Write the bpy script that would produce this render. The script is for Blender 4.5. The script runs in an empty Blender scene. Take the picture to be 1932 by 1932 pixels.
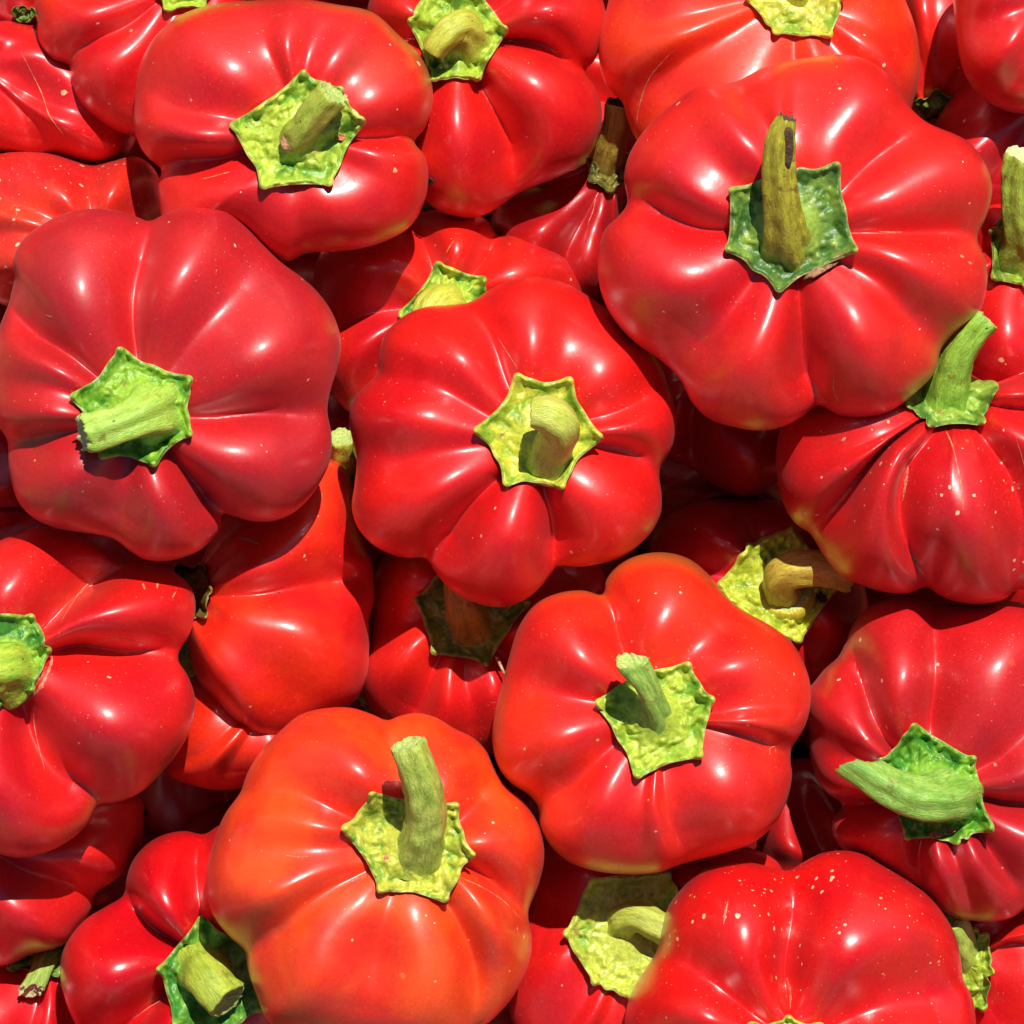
import bpy, math, random
import numpy as np
from mathutils import Vector, Matrix, noise

# ------------------------------------------------------------------ camera, light, exposure
K = 0.00015            # metres per design unit (the frame is 1932 units wide at the height of the top peppers)
DC = 12000.0           # camera distance in design units
C = bpy.context.scene.collection
sc = bpy.context.scene

cam_d = bpy.data.cameras.new("camera")
cam = bpy.data.objects.new("camera", cam_d)
C.objects.link(cam)
cam.location = (0, 0, DC * K)
cam.rotation_euler = (0, 0, 0)
cam_d.sensor_width = 36
cam_d.lens = 18.0 * DC / 966.0
cam_d.clip_start = 0.01
cam_d.clip_end = 200
sc.camera = cam

SUN_EL = math.radians(57)
SUN_AZ = math.radians(14)       # from +Y towards +X
sd = Vector((math.sin(SUN_AZ) * math.cos(SUN_EL), math.cos(SUN_AZ) * math.cos(SUN_EL), math.sin(SUN_EL)))
ld = bpy.data.lights.new("sun", 'SUN')
ld.energy = 5.0
ld.angle = math.radians(0.5)
ld.color = (1.0, 0.955, 0.88)
lo = bpy.data.objects.new("sun", ld)
C.objects.link(lo)
lo.location = sd * 2
lo.rotation_euler = sd.to_track_quat('Z', 'Y').to_euler()

w = bpy.data.worlds.new("World")
sc.world = w
w.use_nodes = True
nt = w.node_tree
nt.nodes.clear()
sky = nt.nodes.new("ShaderNodeTexSky")
sky.sky_type = 'NISHITA'
sky.sun_disc = False
sky.sun_elevation = SUN_EL
sky.sun_rotation = SUN_AZ
sky.dust_density = 0.4
bg = nt.nodes.new("ShaderNodeBackground")
bg.inputs[1].default_value = 0.05
wo = nt.nodes.new("ShaderNodeOutputWorld")
nt.links.new(sky.outputs[0], bg.inputs[0])
nt.links.new(bg.outputs[0], wo.inputs[0])
sc.view_settings.view_transform = 'Standard'
sc.view_settings.look = 'None'
sc.view_settings.exposure = 0.22
sc.view_settings.gamma = 1.0
sc.render.engine = 'CYCLES'
sc.cycles.max_bounces = 6
sc.cycles.diffuse_bounces = 2

# ------------------------------------------------------------------ small helpers
def lin(r, g, b):
    f = lambda c: (c / 255 / 12.92) if c / 255 <= 0.04045 else ((c / 255 + 0.055) / 1.055) ** 2.4
    return (f(r), f(g), f(b), 1)

class NT:
    def __init__(s, name):
        s.m = bpy.data.materials.new(name)
        s.m.use_nodes = True
        s.t = s.m.node_tree
        s.t.nodes.clear()
        s.out = s.n("ShaderNodeOutputMaterial")
        s.b = s.n("ShaderNodeBsdfPrincipled")
        s.l(s.b.outputs[0], s.out.inputs[0])
    def n(s, typ, **kw):
        x = s.t.nodes.new(typ)
        for k, v in kw.items():
            setattr(x, k, v)
        return x
    def l(s, a, b):
        s.t.links.new(a, b)
    def val(s, sock, v):
        if hasattr(v, 'is_output') or isinstance(v, bpy.types.NodeSocket):
            s.l(v, sock)
        else:
            sock.default_value = v
    def noise(s, vec, scale, detail=2, rough=0.5, dist=0.0):
        x = s.n("ShaderNodeTexNoise")
        s.l(vec, x.inputs['Vector'])
        x.inputs['Scale'].default_value = scale
        x.inputs['Detail'].default_value = detail
        x.inputs['Roughness'].default_value = rough
        x.inputs['Distortion'].default_value = dist
        return x.outputs['Fac']
    def ramp(s, f, a, b, lo=0.0, hi=1.0):
        x = s.n("ShaderNodeMapRange", interpolation_type='SMOOTHSTEP')
        s.val(x.inputs['Value'], f)
        x.inputs['From Min'].default_value = a
        x.inputs['From Max'].default_value = b
        x.inputs['To Min'].default_value = lo
        x.inputs['To Max'].default_value = hi
        return x.outputs['Result']
    def math(s, op, a, b=0.0):
        x = s.n("ShaderNodeMath", operation=op)
        s.val(x.inputs[0], a)
        s.val(x.inputs[1], b)
        return x.outputs[0]
    def mix(s, f, a, b):
        x = s.n("ShaderNodeMix", data_type='RGBA')
        s.val(x.inputs['Factor'], f)
        s.val(x.inputs['A'], a)
        s.val(x.inputs['B'], b)
        return x.outputs['Result']
    def coords(s, off=(0, 0, 0)):
        tc = s.n("ShaderNodeTexCoord")
        mp = s.n("ShaderNodeMapping")
        s.l(tc.outputs['Object'], mp.inputs['Vector'])
        mp.inputs['Location'].default_value = off
        return mp.outputs['Vector']
    def attr(s, name):
        a = s.n("ShaderNodeAttribute", attribute_name=name)
        return a
    def specks(s, vec, scale, radius, keep, seed=0.0):
        """small round marks: a random share of the cells carry one, of varied size"""
        wv = s.n("ShaderNodeTexNoise")
        s.l(vec, wv.inputs['Vector'])
        wv.inputs['Scale'].default_value = scale * 1.7
        ad = s.n("ShaderNodeVectorMath", operation='MULTIPLY_ADD')
        s.l(wv.outputs['Color'], ad.inputs[0])
        ad.inputs[1].default_value = (0.35 / scale,) * 3
        s.l(vec, ad.inputs[2])
        v = s.n("ShaderNodeTexVoronoi", feature='F1')
        s.l(ad.outputs[0], v.inputs['Vector'])
        v.inputs['Scale'].default_value = scale
        sp = s.n("ShaderNodeSeparateColor")
        s.l(v.outputs['Color'], sp.inputs[0])
        size = s.math('MULTIPLY', s.math('POWER', sp.outputs[1], 3.0), radius)
        size = s.math('ADD', size, radius * 0.25)
        d = s.math('LESS_THAN', v.outputs['Distance'], size)
        k = s.math('LESS_THAN', sp.outputs[0], keep)
        return s.math('MULTIPLY', d, k)

def skin_material(name, base, warm, speck=0.1, dust=0.3, rough=0.30, green=0.0, off=0.0, sheen=0.25):
    s = NT(name)
    vec = s.coords((off * 1.37, off * 0.71, off * 2.3))
    n1 = s.noise(vec, 28, 3, 0.55, 0.4)
    n2 = s.noise(vec, 75, 2, 0.5, 0.3)
    col = s.mix(s.ramp(s.math('ADD', n1, s.math('MULTIPLY', n2, 0.25)), 0.46, 0.76), base, warm)
    # fine mottling of the flesh under the skin
    n3 = s.noise(vec, 900, 3, 0.7)
    hs = s.n("ShaderNodeHueSaturation")
    s.l(col, hs.inputs['Color'])
    s.l(s.ramp(n3, 0.3, 0.7, 0.88, 1.1), hs.inputs['Value'])
    col = hs.outputs[0]
    # orange freckles
    fr = s.specks(vec, 190, 0.2, 0.05)
    fs = s.math('MULTIPLY', fr, 0.35)
    col = s.mix(fs, col, lin(238, 84, 22))
    if green > 0:
        gn = s.ramp(s.noise(vec, 22, 1, 0.4), 0.62, 0.80, 0, green)
        at = s.attr("low").outputs['Fac']
        col = s.mix(s.math('MULTIPLY', gn, 1.0), col, lin(112, 84, 22))
        col = s.mix(s.math('MULTIPLY', s.math('MULTIPLY', s.ramp(at, 0.5, 1.0), s.ramp(s.noise(vec, 14, 1), 0.55, 0.68)), 0.6), col, lin(150, 110, 30))
    # dusty bloom: powdery specks, denser in patches and along the creases
    cr = s.attr("crease").outputs['Fac']
    patch = s.ramp(s.noise(vec, 40, 3, 0.6), 0.50, 0.80)
    powder = s.ramp(s.noise(vec, 2600, 2, 0.8), 0.60, 0.74)
    streak = s.ramp(s.noise(vec, 420, 4, 0.75, 1.2), 0.60, 0.74)
    crm = s.math('MULTIPLY', s.ramp(cr, 0.80, 1.0), s.ramp(s.noise(vec, 160, 3, 0.7), 0.40, 0.62))
    dm = s.math('ADD', s.math('MULTIPLY', powder, s.math('ADD', s.math('MULTIPLY', patch, 0.8), 0.22)),
                s.math('MULTIPLY', streak, s.math('ADD', s.math('MULTIPLY', patch, 0.30), s.math('MULTIPLY', crm, 0.75))))
    dm = s.math('MULTIPLY', dm, dust)
    dm = s.math('MINIMUM', dm, 0.8)
    col = s.mix(dm, col, lin(226, 148, 134))
    # pale water marks and dirt specks
    tiny = s.math('MULTIPLY', s.specks(vec, 620, 0.17, 0.05 + 0.5 * speck), s.ramp(s.noise(vec, 26, 2), 0.48, 0.62, 0.15, 1.0))
    big = s.math('MULTIPLY', s.math('MAXIMUM', s.specks(vec, 290, 0.24, max(0.0, 0.7 * speck - 0.04)), s.specks(vec, 430, 0.2, 0.9 * speck)), s.ramp(s.noise(vec, 34, 2), 0.47, 0.53))
    micro = s.math('MULTIPLY', s.specks(vec, 1300, 0.24, 0.14 + 0.25 * dust), s.ramp(s.noise(vec, 33, 3), 0.40, 0.62, 0.12, 1.0))
    mk = s.math('MAXIMUM', s.math('MAXIMUM', s.math('MULTIPLY', tiny, 0.6), s.math('MULTIPLY', micro, 0.38)), big)
    col = s.mix(mk, col, lin(232, 182, 142))
    dk = s.specks(vec, 60, 0.035, 0.10)
    col = s.mix(dk, col, lin(80, 12, 8))
    s.l(col, s.b.inputs['Base Color'])
    rr = s.math('ADD', s.ramp(n2, 0.3, 0.7, rough - 0.03, rough + 0.05), s.math('MULTIPLY', s.math('MAXIMUM', dm, mk), 0.3))
    s.l(rr, s.b.inputs['Roughness'])
    s.b.inputs['IOR'].default_value = 1.5
    s.b.inputs['Specular IOR Level'].default_value = 0.6
    s.b.inputs['Coat Weight'].default_value = 0.9
    s.b.inputs['Coat IOR'].default_value = 1.42
    s.b.inputs['Coat Roughness'].default_value = 0.285
    s.b.inputs['Subsurface Weight'].default_value = 0.0
    s.b.inputs['Subsurface Radius'].default_value = (1.0, 0.12, 0.06)
    s.b.inputs['Subsurface Scale'].default_value = 0.003
    s.b.inputs['Sheen Weight'].default_value = sheen
    s.b.inputs['Sheen Roughness'].default_value = 0.45
    s.b.inputs['Sheen Tint'].default_value = (1, 0.75, 0.72, 1)
    bp = s.n("ShaderNodeBump")
    bp.inputs['Strength'].default_value = 0.5
    bp.inputs['Distance'].default_value = 0.00025
    h = s.math('ADD', s.math('MULTIPLY', s.noise(vec, 130, 3, 0.5), 1.6), s.math('MULTIPLY', s.noise(vec, 1500, 2, 0.6), 0.10))
    h = s.math('ADD', h, s.math('MULTIPLY', mk, 0.35))
    s.l(h, bp.inputs['Height'])
    s.l(bp.outputs[0], s.b.inputs['Normal'])
    s.l(bp.outputs[0], s.b.inputs['Coat Normal'])
    return s.m

def calyx_material(name, yellow, green, mixv=0.5, off=0.0, brown=0.16):
    s = NT(name)
    vec = s.coords((off, off * 2, -off))
    n1 = s.noise(vec, 120, 4, 0.6, 0.8)
    hh = s.attr("height").outputs['Fac']
    f = s.math('ADD', n1, s.math('MULTIPLY', hh, 0.42))
    col = s.mix(s.ramp(f, 0.50 - 0.3 * mixv, 0.82 - 0.3 * mixv), green, yellow)
    n4 = s.noise(vec, 900, 3, 0.7)
    hs = s.n("ShaderNodeHueSaturation")
    s.l(col, hs.inputs['Color'])
    s.l(s.ramp(n4, 0.3, 0.7, 0.72, 1.08), hs.inputs['Value'])
    col = hs.outputs[0]
    ed = s.attr("edge").outputs['Fac']
    col = s.mix(s.math('MULTIPLY', s.ramp(ed, 0.955, 1.0), s.ramp(s.noise(vec, 300, 2), 0.35, 0.6, 0.25, 0.85)), col, lin(188, 166, 96))
    br = s.math('MULTIPLY', s.ramp(s.noise(vec, 180, 4, 0.65), 0.635, 0.69), brown * 5)
    col = s.mix(s.math('MINIMUM', br, 0.85), col, lin(150, 108, 70))
    sp = s.specks(vec, 420, 0.22, 0.05)
    col = s.mix(s.math('MULTIPLY', sp, 0.8), col, lin(120, 78, 44))
    s.l(col, s.b.inputs['Base Color'])
    s.b.inputs['Roughness'].default_value = 0.38
    s.b.inputs['Subsurface Weight'].default_value = 0.0
    s.b.inputs['Subsurface Radius'].default_value = (0.5, 0.8, 0.1)
    s.b.inputs['Subsurface Scale'].default_value = 0.0015
    bp = s.n("ShaderNodeBump")
    bp.inputs['Strength'].default_value = 0.55
    bp.inputs['Distance'].default_value = 0.0006
    h = s.math('ADD', s.noise(vec, 330, 4, 0.6, 0.5), s.math('MULTIPLY', s.noise(vec, 1300, 3, 0.7), 0.35))
    s.l(h, bp.inputs['Height'])
    s.l(bp.outputs[0], s.b.inputs['Normal'])
    return s.m

def stem_material(name, a, b, scar=0.0, off=0.0):
    s = NT(name)
    at = s.attr("streak")
    mp = s.n("ShaderNodeMapping")
    s.l(at.outputs['Vector'], mp.inputs['Vector'])
    mp.inputs['Location'].default_value = (off, off, off)
    vec = mp.outputs['Vector']
    ob = s.coords((off, off, 0))
    f = s.noise(vec, 1.6, 4, 0.6, 0.4)
    col = s.mix(s.ramp(f, 0.36, 0.66), a, b)
    f2 = s.noise(vec, 7.0, 3, 0.7)
    hs = s.n("ShaderNodeHueSaturation")
    s.l(col, hs.inputs['Color'])
    s.l(s.ramp(f2, 0.3, 0.7, 0.82, 1.2), hs.inputs['Value'])
    col = hs.outputs[0]
    col = s.mix(s.math('MULTIPLY', s.ramp(s.noise(ob, 240, 3, 0.6), 0.62, 0.70), 0.55 + 0.4 * scar), col, lin(128, 84, 44))
    col = s.mix(s.math('MULTIPLY', s.specks(ob, 500, 0.2, 0.10), 0.8), col, lin(70, 48, 24))
    s.l(col, s.b.inputs['Base Color'])
    s.b.inputs['Roughness'].default_value = 0.36
    s.b.inputs['Subsurface Weight'].default_value = 0.0
    s.b.inputs['Subsurface Radius'].default_value = (0.5, 0.8, 0.1)
    s.b.inputs['Subsurface Scale'].default_value = 0.0015
    bp = s.n("ShaderNodeBump")
    bp.inputs['Strength'].default_value = 0.7
    bp.inputs['Distance'].default_value = 0.0005
    s.l(s.math('ADD', f2, s.math('MULTIPLY', s.noise(ob, 900, 3, 0.7), 0.4)), bp.inputs['Height'])
    s.l(bp.outputs[0], s.b.inputs['Normal'])
    return s.m

def plain_material(name, a, b, scale=400, rough=0.75, bump=0.0004):
    s = NT(name)
    vec = s.coords()
    f = s.noise(vec, scale, 4, 0.7)
    s.l(s.mix(s.ramp(f, 0.35, 0.65), a, b), s.b.inputs['Base Color'])
    s.b.inputs['Roughness'].default_value = rough
    bp = s.n("ShaderNodeBump")
    bp.inputs['Distance'].default_value = bump
    s.l(f, bp.inputs['Height'])
    s.l(bp.outputs[0], s.b.inputs['Normal'])
    return s.m

M_SCAR = plain_material("corky_scar", lin(214, 150, 112), lin(186, 92, 70), 900, 0.7, 0.0002)
M_CUT = plain_material("cut_flesh_of_stem", lin(196, 206, 120), lin(150, 178, 84), 1200, 0.6, 0.0005)
M_PALE_CUT = plain_material("pale_cut_flesh", lin(226, 224, 178), lin(180, 196, 120), 1200, 0.6, 0.0005)
M_DRY = plain_material("dry_brown_cut", lin(104, 74, 48), lin(60, 40, 28), 900, 0.85, 0.0006)
M_PATCH = plain_material("dry_patch", lin(178, 134, 92), lin(112, 66, 42), 700, 0.8, 0.0005)
M_CRATE = plain_material("crate_wood", lin(66, 44, 34), lin(38, 26, 22), 60, 0.85, 0.001)
M_STICK = plain_material("dry_stick", lin(206, 176, 130), lin(150, 112, 74), 600, 0.8, 0.0004)

def mesh_obj(name, verts, faces, mat, parent=None, attrs=None, smooth=True):
    me = bpy.data.meshes.new(name)
    verts = np.asarray(verts, dtype=np.float32)
    faces = np.asarray(faces, dtype=np.int32)
    me.vertices.add(len(verts))
    me.vertices.foreach_set("co", verts.ravel())
    k = faces.shape[1]
    me.loops.add(faces.size)
    me.loops.foreach_set("vertex_index", faces.ravel())
    me.polygons.add(len(faces))
    me.polygons.foreach_set("loop_start", np.arange(len(faces), dtype=np.int32) * k)
    me.polygons.foreach_set("loop_total", np.full(len(faces), k, dtype=np.int32))
    me.update(calc_edges=True)
    me.validate()
    if smooth:
        me.polygons.foreach_set("use_smooth", np.ones(len(me.polygons), dtype=bool))
    for nm, (typ, arr) in (attrs or {}).items():
        a = me.attributes.new(nm, typ, 'POINT')
        a.data.foreach_set('value' if typ == 'FLOAT' else 'vector', np.asarray(arr, dtype=np.float32).ravel())
    me.materials.append(mat)
    o = bpy.data.objects.new(name, me)
    C.objects.link(o)
    if parent:
        o.parent = parent
    return o

def catmull(P, n, closed=True, alpha=0.5):
    """centripetal Catmull-Rom through P, resampled to n points evenly along its length"""
    P = np.asarray(P, float)
    N = len(P)
    out = []
    seg = N if closed else N - 1
    for i in range(seg):
        if closed:
            p0, p1, p2, p3 = P[(i - 1) % N], P[i], P[(i + 1) % N], P[(i + 2) % N]
        else:
            p1, p2 = P[i], P[i + 1]
            p0 = P[i - 1] if i > 0 else 2 * p1 - p2
            p3 = P[i + 2] if i + 2 < N else 2 * p2 - p1
        t0 = 0.0
        t1 = t0 + max(1e-6, np.linalg.norm(p1 - p0)) ** alpha
        t2 = t1 + max(1e-6, np.linalg.norm(p2 - p1)) ** alpha
        t3 = t2 + max(1e-6, np.linalg.norm(p3 - p2)) ** alpha
        t = np.linspace(t1, t2, 24, endpoint=False)[:, None]
        A1 = (t1 - t) / (t1 - t0) * p0 + (t - t0) / (t1 - t0) * p1
        A2 = (t2 - t) / (t2 - t1) * p1 + (t - t1) / (t2 - t1) * p2
        A3 = (t3 - t) / (t3 - t2) * p2 + (t - t2) / (t3 - t2) * p3
        B1 = (t2 - t) / (t2 - t0) * A1 + (t - t0) / (t2 - t0) * A2
        B2 = (t3 - t) / (t3 - t1) * A2 + (t - t1) / (t3 - t1) * A3
        out.append((t2 - t) / (t2 - t1) * B1 + (t - t1) / (t2 - t1) * B2)
    Q = np.concatenate(out)
    Q = np.vstack([Q, Q[:1] if closed else P[-1:]])
    L = np.concatenate([[0], np.cumsum(np.linalg.norm(np.diff(Q, axis=0), axis=1))])
    u = np.linspace(0, L[-1], n, endpoint=not closed)
    return np.stack([np.interp(u, L, Q[:, k]) for k in range(Q.shape[1])], 1)

def sstep(x, a, b):
    t = np.clip((x - a) / (b - a), 0, 1)
    return t * t * (3 - 2 * t)

TAU = 2 * math.pi
def unwrap_about(a, ref):
    return (a - ref + math.pi) % TAU - math.pi + ref

# ------------------------------------------------------------------ the pepper body as a surface
class Shape:
    """Body of one pepper: outline at its widest, stem point, grooves running from stem point to the outline."""
    def __init__(s, out, D, z, H, grooves, dimple=0.36, dw=0.60, amp=0.66, HB=None, seed=1, lump=6.0, bulge=0.5, q=2.6, shift=(0, 0), w0=0.12, sharp=0.25):
        H = H * 1.2
        s.z, s.H = z - H * 0.08, H
        s.f = (DC - s.z - 0.4 * H) / DC
        s.D = np.array(D, float)
        s.w0 = w0; s.sharp = sharp
        s.HB = HB or H * 1.15
        s.dimple, s.dw, s.amp, s.q, s.bulge = dimple, dw, amp, q, bulge
        rng = np.random.RandomState(seed)
        s.w = [(rng.uniform(-1, 1, 2) / rng.uniform(45, 110), rng.uniform(0, 6.28), rng.uniform(.4, 1) * lump) for _ in range(7)]
        O = catmull(out, 330)
        s.O = O
        d = O - s.D
        s.ang = np.unwrap(np.arctan2(d[:, 1], d[:, 0]))
        if s.ang[-1] < s.ang[0]:
            s.O = s.O[::-1].copy(); d = s.O - s.D
            s.ang = np.unwrap(np.arctan2(d[:, 1], d[:, 0]))
        s.ang = np.maximum.accumulate(s.ang + np.arange(len(s.ang)) * 1e-6)
        s.rad = np.linalg.norm(d, axis=1)
        # smooth enclosing shape that gives the dome
        A = 0.5 * np.sum(O[:, 0] * np.roll(O[:, 1], -1) - np.roll(O[:, 0], -1) * O[:, 1])
        cx = np.sum((O[:, 0] + np.roll(O[:, 0], -1)) * (O[:, 0] * np.roll(O[:, 1], -1) - np.roll(O[:, 0], -1) * O[:, 1])) / (6 * A)
        cy = np.sum((O[:, 1] + np.roll(O[:, 1], -1)) * (O[:, 0] * np.roll(O[:, 1], -1) - np.roll(O[:, 0], -1) * O[:, 1])) / (6 * A)
        s.Cn = np.array([cx, cy]) + np.array(shift)
        e = O - s.Cn
        ea = np.arctan2(e[:, 1], e[:, 0]); er = np.linalg.norm(e, axis=1)
        cols = [np.ones_like(ea)]
        for k in (1, 2, 3):
            cols += [np.cos(k * ea), np.sin(k * ea)]
        s.cf = np.linalg.lstsq(np.stack(cols, 1), er, rcond=None)[0]
        # where a ray from D meets that smooth shape
        tt = np.linspace(0, 2.4, 260)
        P = s.D[None, None] + d[:, None, :] * tt[None, :, None]
        U = s.u(P)
        s.lam = np.ones(len(d))
        for i in range(len(d)):
            j = np.argmax((U[i] >= 1) & (tt > 0.02)) if U[i, 0] < 1 else 0
            if j > 0:
                a, b = U[i, j - 1], U[i, j]
                s.lam[i] = tt[j - 1] + (1 - a) / (b - a) * (tt[j] - tt[j - 1])
            else:
                s.lam[i] = 1
        kk = np.exp(-0.5 * (np.arange(-4, 5) / 2.0) ** 2); kk /= kk.sum()
        s.lam = np.convolve(np.concatenate([s.lam[-4:], s.lam, s.lam[:4]]), kk, 'valid')
        # grooves
        g = []
        for gr in grooves:
            a1 = math.atan2(gr[1] - s.D[1], gr[0] - s.D[0])
            bend = 0.0
            if len(gr) > 3:
                am = math.atan2(gr[4] - s.D[1], gr[3] - s.D[0])
                bend = unwrap_about(am, a1) - a1
            else:
                bend = rng.uniform(-.10, .10)
            g.append((a1 % TAU, gr[2], bend))
        g.sort()
        n = len(g)
        s.g = []
        for i, (a, d_, b) in enumerate(g):
            sp1 = (g[(i + 1) % n][0] - a) % TAU; sp0 = (a - g[i - 1][0]) % TAU
            wd = np.clip(0.5 * (min(sp0, 1.6) + min(sp1, 1.6)) / 0.95, 0.45, 1.25)
            st = rng.uniform(-1, 1)
            s.g.append((a, d_, b, d_ * wd, 2.3 + 1.1 * st, 2.3 - 1.1 * st, rng.uniform(0, 6.28), rng.uniform(.02, .05)))
        # the notches of the outline where the grooves reach it
        th = s.ang[None]; one = np.full_like(th, 0.99)
        G1 = s.ev(th, one, s.lam[None], s.rad[None])[1][0]
        s.rad = s.rad * (1.012 - 0.05 * G1)
    def u(s, P):
        e = P - s.Cn
        a = np.arctan2(e[..., 1], e[..., 0])
        r = s.cf[0] + 0 * a
        for k in (1, 2, 3):
            r = r + s.cf[2 * k - 1] * np.cos(k * a) + s.cf[2 * k] * np.sin(k * a)
        return np.linalg.norm(e, axis=-1) / np.maximum(r, 5)
    def ev(s, th, S, lam, R, full=False, bottom=False):
        """height above the widest plane at polar angle th (about D) and fraction S of the way to the outline"""
        x = s.D[0] + np.cos(th) * R * lam * S
        y = s.D[1] + np.sin(th) * R * lam * S
        uu = s.u(np.stack([x, y], -1))
        ue = s.u(np.stack([s.D[0] + np.cos(th) * R * lam, s.D[1] + np.sin(th) * R * lam], -1))
        uu = np.clip(uu * (1 + (1 / np.maximum(ue, .3) - 1) * S ** 3), 0, 1)
        uu = np.where(S >= 0.9999, 1.0, uu)
        h = np.power(np.clip(1 - np.power(uu, s.q), 0, 1), 0.5)
        # groove field
        G = np.zeros_like(th); cr = np.zeros_like(th)
        n = len(s.g)
        if n >= 2:
            best = np.full(th.shape, -1.0)
            for i in range(n):
                a, da, ba, ga, pa, _, wa, ma = s.g[i]; b, db, bb, gb, _, pb, wb, mb = s.g[(i + 1) % n]
                A = a + ba * np.minimum(2 * (1 - S), 1.2) + ma * np.sin(S * 7 + wa)
                B = b + bb * np.minimum(2 * (1 - S), 1.2) + mb * np.sin(S * 7 + wb) + (TAU if i == n - 1 else 0)
                t = (th - A) % TAU
                span = np.maximum(B - A, 0.05)
                ins = t <= span
                v = np.clip(2 * t / span - 1, -1, 1)
                left = v < 0
                dep = np.where(left, da, db); amp = np.where(left, ga, gb); pw = np.where(left, pa, pb)
                av = np.abs(v)
                soft = 0.30 - 0.22 * dep
                av2 = 1 - (np.sqrt((1 - av) ** 2 + soft ** 2) - soft * 0.55) / (np.sqrt(1 + soft ** 2) - soft * 0.55)
                rnd = np.sin(av * math.pi / 2) ** 2
                mx = np.clip((dep - 0.35) * 2, 0, 1)
                val = amp * ((1 - mx) * rnd + mx * (av2 ** 2.0 * (1 - s.sharp * .5) + s.sharp * .5 * av2 ** (pw * 1.3)))
                val = np.where(av > 0.0001, np.clip(val, 0, 2), 0)
                G = np.where(ins, val, G)
                cr = np.where(ins, dep * av2 ** 22, cr)
        W = s.w0 * sstep(S, 0.05, 0.35) + (1 - s.w0) * np.clip((S - 0.08) / 0.70, 0, 1) ** 1.5
        h2 = h * (1 - s.amp * G * W)
        if bottom:
            return -s.HB * h2, G, cr
        # dimple round the stem; the lobes stay fuller than the grooves
        dm = s.dimple * np.exp(-(S / s.dw) ** 2)
        puff = s.bulge * 0.34 * (1 - np.clip(G / 0.9, 0, 1)) * np.exp(-((S - 0.58) / 0.28) ** 2)
        h2 = h2 - dm * np.power(np.clip(h, 0, 1), 0.7) + puff * h * 0.6
        zz = s.H * h2
        lump = 0
        for wv, ph, am in s.w:
            lump = lump + am * np.sin((x - s.D[0]) * wv[0] * 2 + (y - s.D[1]) * wv[1] * 2 + ph)
        zz = zz + lump * h * sstep(S, 0.05, 0.3)
        return zz, G, cr
    def at(s, X, Y):
        """height at a plan position"""
        X = np.asarray(X, float); Y = np.asarray(Y, float)
        dx, dy = X - s.D[0], Y - s.D[1]
        th = np.arctan2(dy, dx)
        ta = (th - s.ang[0]) % TAU + s.ang[0]
        angx = np.concatenate([s.ang, [s.ang[0] + TAU]])
        R = np.interp(ta, angx, np.concatenate([s.rad, s.rad[:1]]))
        lam = np.interp(ta, angx, np.concatenate([s.lam, s.lam[:1]]))
        S = np.clip(np.hypot(dx, dy) / R, 0, 1)
        return s.ev(th, S, lam, R)[0]
    def loc(s, X, Y, Z):
        """plan position + height -> metres relative to the pepper's own origin"""
        return np.stack([(np.asarray(X, float) - s.D[0]) * K * s.f, -(np.asarray(Y, float) - s.D[1]) * K * s.f,
                         np.asarray(Z, float) * K * s.f], -1)
    def world(s):
        return ((s.D[0] - 966) * K * s.f, -(s.D[1] - 966) * K * s.f, s.z * K)
    def body(s, mat, parent, nt_=84, nb=22):
        M = len(s.ang)
        tt = np.linspace(0.012, 1, nt_)
        St = np.sin(tt * math.pi / 2)
        tb = np.linspace(1, 0.03, nb)[1:]
        Sb = np.sin(tb * math.pi / 2)
        th = s.ang[None, :]
        X = []; Y = []; Z = []; CR = []; LO = []
        for arr, bot in ((St, False), (Sb, True)):
            S = np.repeat(arr[:, None], M, 1)
            T = np.repeat(th, len(arr), 0)
            R = np.repeat(s.rad[None], len(arr), 0); L = np.repeat(s.lam[None], len(arr), 0)
            z, G, cr = s.ev(T, S, L, R, bottom=bot)
            X.append(s.D[0] + np.cos(T) * R * S); Y.append(s.D[1] + np.sin(T) * R * S); Z.append(z)
            CR.append(cr if not bot else cr * 0); LO.append(np.where(bot, 1.0, S ** 6) * np.ones_like(z))
        X = np.concatenate(X); Y = np.concatenate(Y); Z = np.concatenate(Z)
        CR = np.concatenate(CR).ravel(); LO = np.concatenate(LO).ravel()
        rows = X.shape[0]
        V = s.loc(X, Y, Z).reshape(-1, 3)
        i = np.arange(rows - 1)[:, None] * M; j = np.arange(M)[None]; j2 = (j + 1) % M
        F = np.stack([i + j, i + M + j, i + M + j2, i + j2], -1).reshape(-1, 4)
        # outline direction: angle grows clockwise on screen, so this order faces outwards
        F = F[:, ::1]
        c0 = V[:M].mean(0); c1 = V[-M:].mean(0)
        V = np.vstack([V, c0, c1])
        k0, k1 = rows * M, rows * M + 1
        jj = np.arange(M); jn = (jj + 1) % M
        caps = np.concatenate([np.stack([jj, jn, np.full(M, k0), np.full(M, k0)], -1)[:, :3],
                               np.stack([(rows - 1) * M + jn, (rows - 1) * M + jj, np.full(M, k1)], -1)])
        # triangulate for a single face array
        T1 = np.concatenate([F[:, [0, 1, 2]], F[:, [0, 2, 3]], caps])
        return mesh_obj("body", V, T1[:, ::-1] if True else T1, mat, parent,
                        {"crease": ('FLOAT', np.append(CR, [0, 0])), "low": ('FLOAT', np.append(LO, [0, 1]))})

def fbm(x, y, z, o=3):
    return noise.fractal(Vector((x, y, z)), 0.6, 2.1, o, noise_basis='PERLIN_ORIGINAL')

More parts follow.
